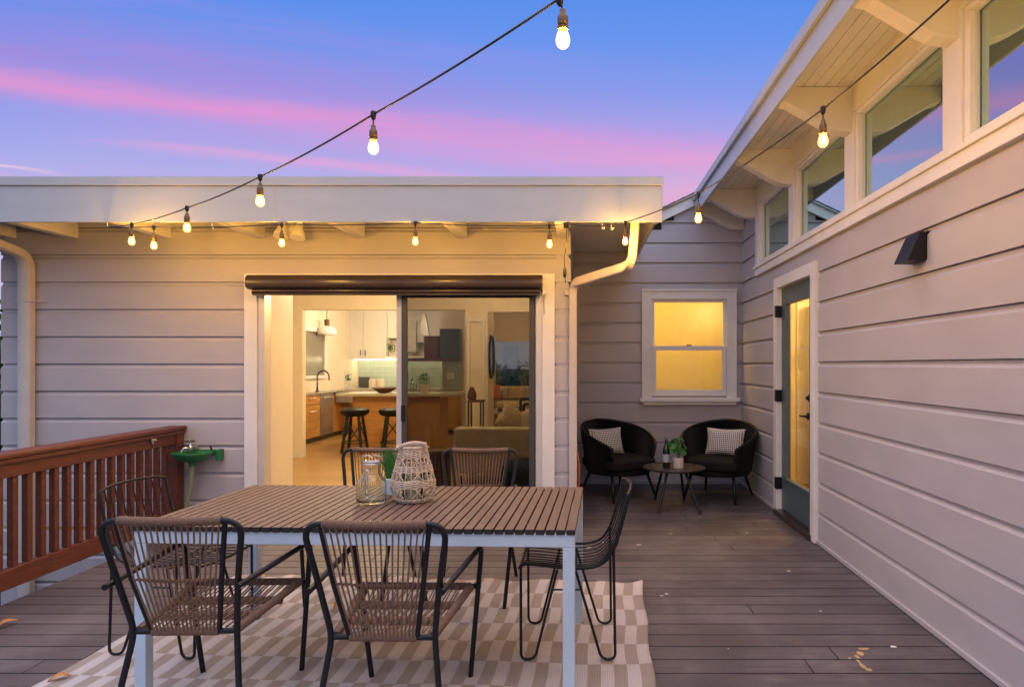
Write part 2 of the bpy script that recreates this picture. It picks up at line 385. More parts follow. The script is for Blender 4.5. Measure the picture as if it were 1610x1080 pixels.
# ------------------------------------------------------------------ setting: ground, deck, floor
g = MB(); g.add([(-400,-400,-1.15), (400,-400,-1.15), (400,400,-1.15), (-400,400,-1.15)], [(0,1,2,3)])
struct(g.build('ground', mat('garden_soil', (.06,.055,.035), .95, var=.5, vscale=.6)))
YM, YR = 5.79, 7.88             # main wall, recessed wall
XW = lambda d: 1.925-(YR-d)*.0095   # right-hand wall, very slightly out of square
dk = MB(); k = -14
yy = -2.03
rnd = random.Random(3)
while yy < YR:
    y1 = yy+.138
    xr = 2.1
    xl = -3.44 if yy < YM-.02 else -.11
    if yy < YM < y1: xl = -3.44
    ys = min(y1, YR)
    cuts = [xl]
    c = xl-rnd.uniform(0, 3)
    while c < xr:
        if c > xl+.3 and c < xr-.3: cuts.append(c)
        c += 3.66
    cuts.append(xr)
    for a, b in zip(cuts, cuts[1:]): dk.box(a+(.002 if a != xl else 0), b-(.002 if b != xr else 0), yy, ys, -.026, 0)
    yy += .145
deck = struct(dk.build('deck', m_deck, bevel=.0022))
jo = MB(); jo.box(-3.42, 2.0, -2.0, YM-.01, -.30, -.034); jo.box(-.1, 2.0, YM-.009, YR, -.30, -.034)
jo.build('deck_framing', mat('joist_wood', (.012,.010,.010), .9), deck)
fl = MB(); fl.box(-4.98, -.265, YM-.02, 14.45, -.2, .035)
struct(fl.build('floor', m_oak))

# ------------------------------------------------------------------ the house
house = thing('house', 'grey lap-sided house wrapping the deck with white trim, sliding door and high windows', 'house', (0, YM, 0))
XL, XC = -5.08, -.125            # left and right corners of the main wall
ph = H+(CY-443.8)*YM/F           # height of a lap line seen in the photo
DX0, DX1, DZ0, DZ1 = (408-CX)*YM/F, (853-CX)*YM/F, .0, 2.13
mb = MB(); siding(mb, (XL, YM, 0), (1,0,0), (0,-1,0), XC-XL, -.95, 2.76, ph, holes=[(DX0-XL, DX1-XL, DZ0-.06, DZ1)])
mb.build('wall', m_side, house)['label'] = 'lap-sided wall with the sliding door'
mb = MB(); siding(mb, (XC, YM-.02, 0), (0,1,0), (1,0,0), YR-YM+.02, -.3, 2.76, ph); mb.build('wall', m_side, house)
# left end wall of the wing
mb = MB(); siding(mb, (XL, 14.6, 0), (0,-1,0), (-1,0,0), 14.6-YM, -.95, 2.76, ph); mb.build('wall', m_side, house)
# recessed wall with the sash window, gable rising to the right
pr = 1.42+(574-381.8)*YR/F       # lap line at y=381.8
wx0, wx1, wz0, wz1 = (1022-CX)*YR/F, (1141-CX)*YR/F, H+(CY-622)*YR/F, H+(CY-470)*YR/F
mb = MB(); siding(mb, (XC, YR, 0), (1,0,0), (0,-1,0), XW(YR)-XC, -.1, 3.03, pr, holes=[(wx0-XC, wx1-XC, wz0, wz1)])
b0 = pr+math.floor((3.03-pr)/PITCH)*PITCH
siding(mb, (.95, YR, 0), (1,0,0), (0,-1,0), XW(YR)-.95, 3.03, 3.14, pr)
siding(mb, (1.10, YR, 0), (1,0,0), (0,-1,0), XW(YR)-1.10, 3.14, 3.34, pr)
mb.build('wall', m_side, house)['label'] = 'recessed lap-sided gable wall with the sash window'
# right wall (runs towards the camera)
d0, d1 = -2.0, YR
pw = H-(567.7-573.6)*5.1/F
o = Vector((XW(d1), d1, 0)); ud = (Vector((XW(d0), d0, 0))-o); LW = ud.length; ud.normalize()
nW = Vector((-1, .0, 0)); nW = (Vector((ud.y, -ud.x, 0))); nW = nW if nW.x < 0 else -nW
def uW(d): return (d1-d)           # distance along the wall from the corner (almost exactly the depth step)
def wp(d, z, out=0.0):             # a point on the right wall at depth d, height z, out from the face
    q = Vector((XW(d), d, 0))+nW*(out+.026); return Vector((q.x, q.y, z))
dd0, dd1, dz1 = 5.30, 6.33, 2.20       # door hole
BZ0, BZ1 = 2.375, 3.32
mb = MB(); siding(mb, o, ud, nW, LW, -.3, 3.34, pw, holes=[(uW(dd1), uW(dd0), -.01, dz1), (uW(7.1), LW, BZ0+.04, BZ1+.1)])
mb.build('wall', m_side, house)['label'] = 'long lap-sided side wall with the teal door'
def wbar(mb, da, db, z0, z1, o0, o1):   # box lying along the right wall
    a0, a1, b0_, b1 = wp(da, 0, o0), wp(da, 0, o1), wp(db, 0, o0), wp(db, 0, o1)
    vs = [(p.x, p.y, z) for z in (z0, z1) for p in (a0, a1, b1, b0_)]
    return mb.add(vs, [(0,1,2,3), (7,6,5,4), (0,4,5,1), (1,5,6,2), (2,6,7,3), (3,7,4,0)])
# base skirting along the side wall
mb = MB(); wbar(mb, -2, 5.24, .004, .035, -.03, .012); wbar(mb, 6.40, 7.84, .004, .035, -.03, .012); mb.build('base_trim', m_side, house, bevel=.004)
mb = MB(); mb.box(XC+.03, XW(YR)-.05, YR-.045, YR-.02, .004, .05); mb.build('base_trim', m_side, house, bevel=.004)

# clerestory band
beams = [3.26, 4.555, 5.86, 7.17]
mb = MB(); wbar(mb, -2, 7.12, BZ0, BZ0+.075, -.10, .028); mb.build('sill_band', m_white, house, bevel=.004)
mb = MB(); wbar(mb, -2, 7.12, BZ0+.075, BZ0+.10, -.10, .045); mb.build('sill_band', m_white, house, bevel=.004)
mb = MB(); wbar(mb, -2, 7.12, 3.14, 3.32, -.10, .022); mb.build('head_trim', m_cream, house, bevel=.003)
mb = MB(); wbar(mb, 7.0, 7.12, BZ0+.10, 3.14, -.10, .022); mb.build('corner_trim', m_white, house, bevel=.003)
for bd in [-.6, .7, 1.96]+beams[:3]:
    mb = MB(); wbar(mb, bd-.075, bd+.075, BZ0+.10, 3.14, -.10, .022); mb.build('mullion_post', m_white, house, bevel=.003)
spans = [(5.935, 7.0), (4.63, 5.785), (3.335, 4.48), (2.035, 3.185), (.775, 1.885)]
wl = ['smallest looking clerestory window, deepest in the corner', 'clerestory window reflecting the gable', 'clerestory window above the wall lamp', 'clerestory window at the right edge of the photo', 'clerestory window nearest the camera']
for (a, b), l in zip(spans, wl):
    z0, z1 = BZ0+.10, 3.14
    e = .045
    fr = MB(); wbar(fr, a, b, z0, z0+e, -.06, .008); wbar(fr, a, b, z1-e*.6, z1, -.06, .008); wbar(fr, a, a+e, z0+e, z1-e*.6, -.06, .008); wbar(fr, b-e, b, z0+e, z1-e*.6, -.06, .008)
    f = fr.build('window', m_white, house, bevel=.004); f['label'] = l
    pn = MB(); wbar(pn, a+e+.001, b-e-.001, z0+e+.001, z1-e*.6-.001, -.045, -.040); pn.build('pane', g_win, f)
    st = MB(); ee = e+.012
    for (p, q, r_, s_) in ((a+e, b-e, z0+e, z0+ee), (a+e, b-e, z1-e*.6-.012, z1-e*.6), (a+e, a+ee, z0+ee, z1-e*.6-.012), (b-ee, b-e, z0+ee, z1-e*.6-.012)): wbar(st, p, q, r_, s_, -.035, -.02)
    st.build('stop_bead', m_dark if False else m_alu, f)
# overhang on the right: fascia, beadboard soffit, tapered rafter tails
XF = 1.36
mb = MB(); mb.box(XF-.022, XF, -2, 7.86, 3.205, 3.40); mb.build('fascia', m_fascia, house, bevel=.003)['label'] = 'long blue-white fascia of the right-hand eave'
mb = MB(); mb.box(XF-.05, XF-.0225, -2, 7.88, 3.36, 3.44); mb.build('gutter_edge', m_fascia, house, bevel=.006)
sf = MB()
nb = 7; w = (XW(4)-XF-.0)/nb
for i in range(nb+1):
    x0 = XF+.002+i*w; sf.box(x0+.002, x0+w-.003, -2, YR-.12, 3.322, 3.335)
sf.build('soffit', m_cream, house, bevel=.002)
mb = MB(); mb.box(XF+.0005, 6.2, -2.2, 14.6, 3.337, 3.42); mb.box(XF-.03, 6.2, -2.2, 14.6, 3.442, 3.46)
mb.build('roof', m_shing, house)['label'] = 'flat roof of the right-hand wing'
for i, bd in enumerate([-.6, .7, 1.96]+beams+[YR-.09]):
    last = i == 7
    xw = XW(bd)-.02
    poly = [(XF+.002, 3.321), (XF+.002, 3.215), (XF+.06, 3.20), (XF+.30, 3.06), (XF+.36, 3.03), (XF+.42, 3.015), (xw, 3.01), (xw, 3.321)]
    mb = MB(); mb.prism(poly, lambda p, t, bd=bd: (p[0], bd+(-.055 if t == 0 else .055), p[1])); mb.build('rafter_tail', m_cream, house, bevel=.005)
# gable rake over the recessed wall
mb = MB()
ra, rb = at(1000, 366, YR), at(1135, 302, YR)
def rake(mb, dz0, dz1, y0, y1):
    poly = [(ra.x, ra.z+dz0), (rb.x, rb.z+dz0), (rb.x, rb.z+dz1), (ra.x, ra.z+dz1)]
    mb.prism(poly, lambda p, t: (p[0], (y1 if t else y0), p[1]))
rake(mb, -.02, .10, YR-.07, YR-.032); mb.build('rake_board', m_white, house, bevel=.003)
mb = MB(); rake(mb, .10, .125, YR-.095, YR-.031); mb.build('rake_board', m_fascia, house, bevel=.003)
mb = MB(); mb.prism([(XC+.02, 2.62), (ra.x-.02, 2.78+.0), (ra.x, ra.z+.126), (rb.x+.3, rb.z+.126+.14), (rb.x+.3, 3.0), (XC+.02, 2.5)], lambda p, t: (p[0], YR+.05+6.5*t, p[1]))
rg = mb.build('roof', m_shing, house); rg['label'] = 'shingled gable roof over the recessed wall'
# small shingle butts along the rake
mb = MB()
for i in range(9):
    p = Vector((ra.x, 0, ra.z)).lerp(Vector((rb.x, 0, rb.z)), i/9); q = Vector((ra.x, 0, ra.z)).lerp(Vector((rb.x, 0, rb.z)), (i+.96)/9)
    mb.add([(p.x, YR-.10, p.z+.127), (q.x, YR-.10, q.z+.127), (q.x, YR-.10, q.z+.140), (p.x, YR-.10, p.z+.134), (p.x, YR+.3, p.z+.127), (q.x, YR+.3, q.z+.127), (q.x, YR+.3, q.z+.140), (p.x, YR+.3, p.z+.134)],
           [(0,1,2,3), (7,6,5,4), (0,4,5,1), (1,5,6,2), (2,6,7,3), (3,7,4,0)])
mb.build('roof_shingle', m_shing, house)

# flat roof of the left wing
YF, XE = 5.06, .615
mb = MB(); mb.box(-6.6, XE, YF-.022, YF, 2.512, 2.79); mb.build('fascia', m_fascia, house, bevel=.004)['label'] = 'wide white fascia across the flat roof'
mb = MB(); mb.box(-6.6, XE+.006, YF-.034, YF-.023, 2.79, 2.858); mb.build('drip_edge', m_fascia, house, bevel=.004)
mb = MB(); mb.box(XE-.022, XE-.0005, YF+.001, YR-.05, 2.60, 2.79); mb.build('fascia', m_cream, house)
mb = MB(); mb.box(-2.36, -2.355, YF-.025, YF-.0221, 2.514, 2.789); mb.box(.30, .303, YF-.025, YF-.0221, 2.514, 2.789); mb.build('fascia_joint', m_gutter, house)
mb = MB(); yb = YF+.003
while yb < YR-.06: mb.box(-6.6, XE-.023, yb, min(yb+.084, YR-.06), 2.762, 2.775); yb += .087
mb.build('soffit', m_cream, house, bevel=.002)
mb = MB(); mb.box(-6.6, XE-.001, YF+.001, YR-.04, 2.777, 2.845); mb.box(-6.6, XC+.02, YR-.04, 14.7, 2.777, 2.845); mb.box(-6.6, XE, YF-.02, YR, 2.846, 2.862)
mb.build('roof', m_shing, house)['label'] = 'flat roof of the left-hand wing'
for px in (30, 127, 272, 420, 575.5, 735, 893):
    xx = (px-CX)*YM/F
    mb = MB(); mb.box(xx-.09, xx, YF+.002, YM-.024, 2.527, 2.761); mb.build('rafter_tail', m_cream, house, bevel=.006)
mb = MB(); mb.box(-6.55, XL-.03, YM, YM+.1, 2.527, 2.761); mb.build('rafter_tail', m_cream, house)

# sliding door
mb = MB(); y0, y1 = YM-.05, YM+.08
mb.box((388-CX)*YM/F, DX0, y0, y1, .004, 2.215); mb.box(DX1, (872.5-CX)*YM/F, y0, y1, .004, 2.215); mb.box(DX0, DX1, y0, y1, 2.13, 2.215)
mb.build('door_trim', m_white, house, bevel=.004)
sd = MB(); f0, f1 = DX0+.001, DX1-.001
sd.box(f0, f0+.055, YM-.03, YM+.1, .03, 2.13); sd.box(f1-.055, f1, YM-.03, YM+.1, .03, 2.13); sd.box(f0+.055, f1-.055, YM-.03, YM+.1, 2.07, 2.129); sd.box(f0, f1, YM-.04, YM+.1, .002, .03)
door = sd.build('sliding_door', m_alu, house, bevel=.003); door['label'] = 'aluminium framed sliding glass door, half open'
def frame_rect(mb, x0, x1, y0, y1, z0, z1, w, wb=None):
    wb = wb or w
    mb.box(x0, x0+w, y0, y1, z0, z1); mb.box(x1-w, x1, y0, y1, z0, z1); mb.box(x0+w, x1-w, y0, y1, z1-w, z1); mb.box(x0+w, x1-w, y0, y1, z0, z0+wb)
    return mb
xm = (622-CX)*YM/F
frame_rect(MB(), xm, f1-.056, YM+.02, YM+.05, .035, 2.068, .052).build('sash', m_alu, door, bevel=.003)
frame_rect(MB(), xm+.054, f1-.066, YM-.012, YM+.012, .035, 2.06, .05, .08).build('screen_frame', m_dark, door, bevel=.003)
MB().box(xm+.104, f1-.116, YM-.003, YM+.000, .115, 2.01).build('screen', g_screen, door)
h = MB().box(xm+.055, xm+.085, YM-.035, YM-.0125, .93, 1.07); h.build('handle', m_black, door, bevel=.004)
h = MB(); h.tube(fillet([(xm+.025, YM+.012, .57), (xm+.025, YM-.004, .57), (xm+.025, YM-.004, .72), (xm+.025, YM+.012, .72)], .01), .005); h.build('handle', m_alu, door, smooth=True)
# roller shade above the door
shd = thing('roller_shade', 'dark bronze roller shade cassette rolled up above the sliding glass door', 'shade', ((393-CX)*5.7/F, 5.68, 2.05))
x0, x1 = (393-CX)*5.68/F, (853-CX)*5.68/F
poly = [(5.735, 2.195), (5.63, 2.19), (5.60, 2.165), (5.59, 2.12), (5.60, 2.085), (5.64, 2.07), (5.735, 2.075)]
MB().prism(poly, lambda p, t: (x0+(x1-x0)*t, p[0], p[1])).build('cassette', m_bronze, shd, smooth=True)
MB().tube([(x0+.03, 5.67, 2.055), (x1-.02, 5.67, 2.055)], .026, 16).build('roller', m_bronze, shd, smooth=True)
MB().box(x0+.035, x1-.025, 5.645, 5.665, 2.018, 2.034).build('hem_bar', m_bronze, shd, bevel=.004)
for xx in (x0+.0, x1+.002): MB().tube([(xx+.014, 5.70, 2.04), (xx+.014, 5.66, 2.04)], .012).build('bracket', m_alu, shd, smooth=True)
MB().tube([(x1+.012, 5.68, 2.05), (x1+.012, 5.68, 1.97), (x1+.014, 5.68, 1.86)], .003).build('pull_cord', m_cord, shd)

# sash window in the recessed wall
yw = YR-.026
def zy(py): return H+(CY-py)*YR/F
def xx_(px): return (px-CX)*YR/F
w0 = MB(); frame_rect(w0, xx_(1010), xx_(1155), YR-.055, YR+.05, zy(625), zy(457), .105, .001)
win = w0.build('window', m_white, house, bevel=.006); win['label'] = 'double-hung window glowing yellow in the recessed wall'
frame_rect(MB(), xx_(1010)-.012, xx_(1155)+.012, YR-.068, YR-.0555, zy(625), zy(457)+.012, .022, .001).build('back_band', m_white, win, bevel=.004)
MB().box(xx_(1005), xx_(1160), YR-.12, YR-.03, zy(631), zy(625)).build('sill', m_white, win, bevel=.006)
MB().box(xx_(1010), xx_(1155), YR-.085, YR-.03, zy(636), zy(631.2)).build('apron', m_white, win, bevel=.004)
ix0, ix1 = xx_(1010)+.106, xx_(1155)-.106
frame_rect(MB(), ix0, ix1, YR-.02, YR+.01, zy(549), zy(471), .035, .03).build('upper_sash', m_white, win, bevel=.003)
frame_rect(MB(), ix0+.001, ix1-.001, YR-.052, YR-.022, zy(622), zy(544), .052, .075).build('lower_sash', m_white, win, bevel=.003)
MB().box(ix0+.036, ix1-.036, YR-.007, YR-.003, zy(549)+.03, zy(471)-.035).build('pane', g_sash, win)
MB().box(ix0+.054, ix1-.054, YR-.040, YR-.036, zy(622)+.075, zy(544)-.052).build('pane', g_sash, win)
MB().box((ix0+ix1)/2-.03, (ix0+ix1)/2+.03, YR-.05, YR-.024, zy(544)+.0005, zy(542)).build('latch', m_brass, win, bevel=.004)

# teal glazed door in the right wall
dt = MB(); wbar(dt, dd0-.10+.035, dd0+.035, .004, 2.25, -.10, .03); wbar(dt, dd1-.04, dd1+.06, .004, 2.25, -.10, .03); wbar(dt, dd0+.036, dd1-.041, 2.15, 2.25, -.10, .03)
dt.build('door_trim', m_white, house, bevel=.004)
a, b = dd0+.04, dd1-.045
dp = MB(); z0, z1 = .055, 2.145; st = .115
wbar(dp, a, a+st, z0, z1, -.07, -.02); wbar(dp, b-st, b, z0, z1, -.07, -.02); wbar(dp, a+st, b-st, z0, .34, -.07, -.02); wbar(dp, a+st, b-st, 2.01, z1, -.07, -.02)
tdoor = dp.build('door', m_teal, house, bevel=.004); tdoor['label'] = 'teal door with a tall glass pane'
db = MB(); s2 = st+.025
wbar(db, a+st, a+s2, .34, 2.01, -.06, -.012); wbar(db, b-s2, b-st, .34, 2.01, -.06, -.012); wbar(db, a+s2, b-s2, .34, .365, -.06, -.012); wbar(db, a+s2, b-s2, 1.985, 2.01, -.06, -.012)
db.build('glazing_bead', m_teal, tdoor, bevel=.005)
pn = MB(); wbar(pn, a+s2, b-s2, .365, 1.985, -.046, -.041); pn.build('pane', g_door, tdoor)
for zh in (.30, 1.13, 1.93):
    hb = MB(); wbar(hb, b-.015, b+.035, zh-.055, zh+.055, -.018, .04); hb.build('hinge', m_black, tdoor, bevel=.003)
hb = MB(); q = wp(a+.055, 1.0); q1 = wp(a+.055, 1.0, .03); hb.tube([q-nW*.03, q1], .028, 16); q2 = wp(a+.055, 1.0, .045); q3 = wp(a+.19, .995, .045)
hb.tube(fillet([q1, q2, q3], .01), .010, 10); hb.build('handle', m_black, tdoor, smooth=True)
hb = MB(); hb.tube([wp(a+.055, 1.15, -.03), wp(a+.055, 1.15, .02)], .03, 18); hb.tube([wp(a+.055, 1.15, .02), wp(a+.055, 1.15, .04)], .014, 12); hb.build('deadbolt', m_black, tdoor, smooth=True)
th = MB(); wbar(th, a-.03, b+.03, .006, .05, -.10, .05); th.build('threshold', m_bronze, house, bevel=.004)
tk = MB(); wbar(tk, dd0-.06, dd1+.06, .0035, .012, .031, .06)

# interior shell of the house
YB, ZC = 14.5, 2.60
iw = MB()
iw.box(-3.05, -2.80, YM+.11, 6.38, .035, ZC)                 # return beside the open door
iw.box(-5.0, -3.05, YM+.11, YM+.16, .035, ZC)
iw.box(-5.0, -4.9, 6.4, YB, .035, ZC)
iw.box(-4.9, -4.20, 9.9, 10.02, .036, ZC)                    # pier and header to the kitchen
iw.box(-4.20, -1.75, 9.9, 10.02, 2.25, ZC)
iw.box(-1.75, -1.42, 9.9, 10.6, .036, ZC)
iw.box(-1.42, -.3, 9.9, 10.02, 2.22, ZC)
iw.box(-2.26, -2.16, 12.36, YB-.2, .036, ZC)
iw.box((872-CX)*YM/F+.0, XC-.03, YM+.101, YM+.15, .035, ZC)
iw.box(-.30, XC-.105, YM+.15, YB, .035, ZC)
iw.build('interior_wall', m_plaster, house)
# back wall with the picture window
bx0, bx1, bz0, bz1 = -2.04, -.60, .93, 1.96
bw = MB(); bw.box(-4.9, bx0, YB-1.0+.9, YB, .036, ZC); bw.box(bx0, bx1, YB-.1, YB, .036, bz0); bw.box(bx0, bx1, YB-.1, YB, bz1, ZC); bw.box(bx1, -.30, YB-.1, YB, .036, ZC)
bw.build('interior_wall', m_plaster, house)
pw_ = frame_rect(MB(), bx0, bx1, YB-.08, YB-.02, bz0, bz1, .03).build('window', m_white, house); pw_['label'] = 'picture window at the back of the living room'
MB().box(bx0+.03, bx1-.03, YB-.055, YB-.05, bz0+.03, bz1-.03).build('pane', g_clear, pw_)
MB().box(-5.0, -.13, YM+.11, YB, ZC, ZC+.05).build('ceiling', m_ceil, house)
bb = MB(); bb.box(-4.9, -4.19, 9.885, 9.899, .036, .15); bb.build('baseboard', m_white, house); MB().box(-1.76, -1.41, 9.885, 9.899, .036, .15).build('baseboard', m_white, house)
# bathroom behind the sash window and hall behind the teal door
rm = MB(); rm.box(-.02, 2.2, 9.3, 9.38, 0, 2.6); rm.box(.0, .06, YR+.11, 9.3, 0, 2.6); rm.box(2.0, 2.08, YR+.11, 9.3, 0, 2.6); rm.box(.06, 2.0, YR+.11, 9.3, 2.55, 2.62)
rm.build('interior_wall', m_plaster, house)
hl_ = MB(); hl_.box(3.35, 3.42, 4.0, 9.3, .03, 2.4); hl_.box(2.06, 3.35, 4.0, 4.06, .03, 2.4); hl_.box(2.10, 3.35, 7.7, 7.76, .03, 2.4); hl_.box(2.03, 3.42, 4.0, 7.76, 2.305, 2.36)
hl_.build('interior_wall', m_plaster, house)
ht = MB(); ht.box(3.30, 3.349, 6.4, 6.5, .036, 2.1); ht.box(3.30, 3.349, 7.35, 7.45, .036, 2.1); ht.box(3.30, 3.349, 6.4, 7.45, 2.1, 2.2); ht.box(2.5, 2.6, 7.66, 7.699, .036, 2.15); ht.box(2.11, 2.16, 7.66, 7.699, .036, 2.15); ht.box(3.333, 3.349, 4.06, 7.6, .036, .16)
ht.box(2.62, 2.665, 7.0, 7.66, .036, 2.1)
ht.build('interior_trim', m_white, house, bevel=.004)
for zh in (.75, 1.75): MB().box(2.604, 2.619, 7.0, 7.03, zh, zh+.09).build('interior_hinge', m_brass, house)
fl2 = MB().box(1.96, 3.5, 3.9, 8.0, -.1, .034); struct(fl2.build('floor', m_oak))
ur = MB(); ur.box(2.02, 5.2, -2.2, 7.9, 2.362, 2.40); ur.box(5.2, 5.3, -2.2, 7.9, 2.4, 3.33); ur.box(2.0, 5.3, 7.9, 8.0, 2.4, 3.33); ur.box(2.0, 5.3, -2.3, -2.2, -.9, 3.33)
ur.build('interior_wall', m_plaster, house)
ex = MB(); ex.box(6.1, 6.2, -2.2, 14.6, -1.1, 3.33); ex.box(1.9, 6.1, 14.5, 14.6, -1.1, 3.33); ex.box(-.1, 1.9, 14.5, 14.6, -1.1, 2.6); ex.build('wall', m_side, house)

# downspouts
def rect_pipe(mb, pts, w, d):
    pts = [Vector(p) for p in pts]; vs = []
    for i, p in enumerate(pts):
        t = (pts[min(i+1, len(pts)-1)]-pts[max(i-1, 0)]).normalized()
        sx = Vector((1,0,0)) if abs(t.x) < .95 else Vector((0,0,1))
        sx = (sx-t*sx.dot(t)).normalized(); sy = t.cross(sx).normalized()
        r = .22
        for a_, b_ in ((-1+r,-1), (1-r,-1), (1,-1+r), (1,1-r), (1-r,1), (-1+r,1), (-1,1-r), (-1,-1+r)): vs.append(p+sx*a_*w/2+sy*b_*d/2)
    m = len(pts); fs = [(i*8+k, i*8+(k+1) % 8, (i+1)*8+(k+1) % 8, (i+1)*8+k) for i in range(m-1) for k in range(8)]
    fs += [tuple(range(8))[::-1], tuple(range((m-1)*8, m*8))]
    return mb.add(vs, fs)
p0, p1 = at(999, 345, 5.15), at(993, 418, 5.15); p2 = at(901, 446, 5.73); p3 = Vector((p2.x, 5.73, .02))
ds = rect_pipe(MB(), fillet([p0, p1, p2, p3], .09, 5), .068, .075).build('downspout', m_gutter, house, smooth=True); ds['label'] = 'white downspout that jogs back to the corner'
MB().box(p2.x-.07, p2.x-.034, 5.735, 5.765, 2.03, 2.07).build('strap', m_gutter, ds)
p2 = at(41.5, 402, 5.72); ds = rect_pipe(MB(), fillet([at(-60, 362, 5.2), at(0, 386, 5.45), p2+Vector((0,0,0)), Vector((p2.x, 5.72, -.95))], [0,.1,.2,0], 6), .105, .075).build('downspout', m_gutter, house, smooth=True); ds['label'] = 'downspout at the left end of the wall'
MB().tube([(p2.x-.13, 5.755, 1.975), (p2.x-.06, 5.69, 1.97), (p2.x+.06, 5.68, 1.97), (p2.x+.14, 5.755, 1.975)], .005).build('strap', m_gutter, ds)

# interior lighting (the rooms are lit by their own lamps)
def lamp(name, loc, power, col=(1,.66,.30), r=.08, parent=None):
    l = bpy.data.lights.new(name, 'POINT'); l.energy = power; l.color = col; l.shadow_soft_size = r
    o = bpy.data.objects.new(name, l); C.objects.link(o); o.location = loc; return o
lamp('kitchen_light', (-3.6, 11.6, 2.35), 66, (1,.80,.54))
lamp('kitchen_light', (-3.3, 13.0, 2.35), 34, (1,.80,.54))
lamp('dining_light', (-2.3, 7.6, 2.4), 115, (1,.76,.44))
lamp('living_light', (-1.2, 8.8, 2.4), 62)
lamp('alcove_light', (-1.1, 12.2, 2.4), 70)
lamp('bathroom_light', (1.76, 9.0, 2.17), 2.5, (1,.70,.30), .04)
lamp('bathroom_light', (1.0, 8.2, 2.5), 48, (1,.60,.09), .1)
lamp('hall_light', (2.75, 6.3, 2.15), 110, (1,.60,.20), .06)
lamp('loft_light', (3.0, 4.5, 3.0), 45, (1,.62,.25), .06)
lamp('loft_light', (3.0, 1.5, 3.0), 30, (1,.62,.25), .06)

# recessed ceiling lamps seen through the screen
for i, (px, py, d) in enumerate(((774, 503, 11.0),)):
    p = at(px, py, d)

# ------------------------------------------------------------------ kitchen
cabt = thing('base_cabinet_run', 'orange wood drawer cabinets with pale counter along the kitchen wall', 'cabinets', (-4.8, 11.3, .036))
KX = -4.79+.02
MB().box(-4.89, KX-.02, 11.25, 13.3, .13, .90).build('carcass', m_wood, cabt)
MB().box(-4.89, KX-.07, 11.25, 13.3, .036, .13).build('toe_kick', m_dark, cabt)
MB().box(-4.89, KX+.03, 11.22, 13.8, .90, .94).build('countertop', m_counter, cabt, bevel=.003)
for z0, z1 in ((.14, .42), (.43, .71), (.72, .89)):
    f = MB().box(KX-.019, KX, 11.26, 12.0, z0, z1).build('drawer', m_wood, cabt, bevel=.003)
    MB().tube([(KX+.001, 11.5, (z0+z1)/2+.03), (KX+.03, 11.5, (z0+z1)/2+.03), (KX+.03, 11.75, (z0+z1)/2+.03), (KX+.001, 11.75, (z0+z1)/2+.03)], .007, 6).build('handle', m_chrome, f)
dwt = thing('dishwasher', 'stainless steel dishwasher between the orange drawers and the sink', 'dishwasher', (KX, 12.3, .036))
MB().box(KX-.018, KX+.01, 12.02, 12.62, .13, .88).build('front_panel', m_steel, dwt, bevel=.004)
MB().tube([(KX+.035, 12.08, .82), (KX+.035, 12.56, .82)], .012).build('handle', m_chrome, dwt, smooth=True)
bk = thing('back_cabinet_run', 'orange wood cabinets and counter along the tiled back wall', 'cabinets', (-3.6, 13.8, .036))
MB().box(-4.75, -1.95, 13.4, 14.38, .10, .90).build('carcass', m_wood, bk)
MB().box(-4.74, -1.95, 13.36, 14.38, .90, .94).build('countertop', m_counter, bk, bevel=.003)
for i in range(4): 
    x0 = -4.0+i*.5; f = MB().box(x0, x0+.48, 13.38, 13.399, .14, .87).build('cabinet_door', m_wood, bk, bevel=.003)
    MB().tube([(x0+.15, 13.365, .8), (x0+.33, 13.365, .8)], .007, 6).build('handle', m_chrome, f)
tag(MB().box(-4.88, -1.88, 14.385, 14.398, .94, 1.52).build('backsplash_tile', m_tile), 'pale green glass tile backsplash behind the kitchen counter', 'tile')
sk = thing('farmhouse_sink', 'pale apron front sink under the gooseneck tap', 'sink', (-4.45, 12.95, .7))
ap = MB(); ap.box(-4.76, -4.25, 12.72, 13.35, .70, .71); ap.box(-4.76, -4.25, 12.72, 12.75, .71, .93); ap.box(-4.28, -4.25, 12.75, 13.35, .71, .93); ap.box(-4.76, -4.73, 12.75, 13.35, .71, .93)
ap.build('basin', m_steel, sk, bevel=.006)
fc = thing('kitchen_faucet', 'tall gooseneck kitchen tap beside the window', 'tap', (-4.7, 12.6, .94))
p = at(498, 610, 11.9); q = Vector((-4.72, 11.75, .941))
MB().tube([(q.x, q.y, .941), (q.x, q.y, 1.22)]+[(q.x+.10-.10*math.cos(a), q.y+.02, 1.22+.10*math.sin(a)) for a in [math.pi*i/10 for i in range(1, 11)]]+[(q.x+.2, q.y+.02, 1.15)], .014, 8).build('spout', m_bronze, fc, smooth=True)
MB().lathe([(.03, .941), (.03, .96), (.018, .98), (.018, 1.03)], (q.x, q.y, 0), 12).build('base', m_bronze, fc, smooth=True)
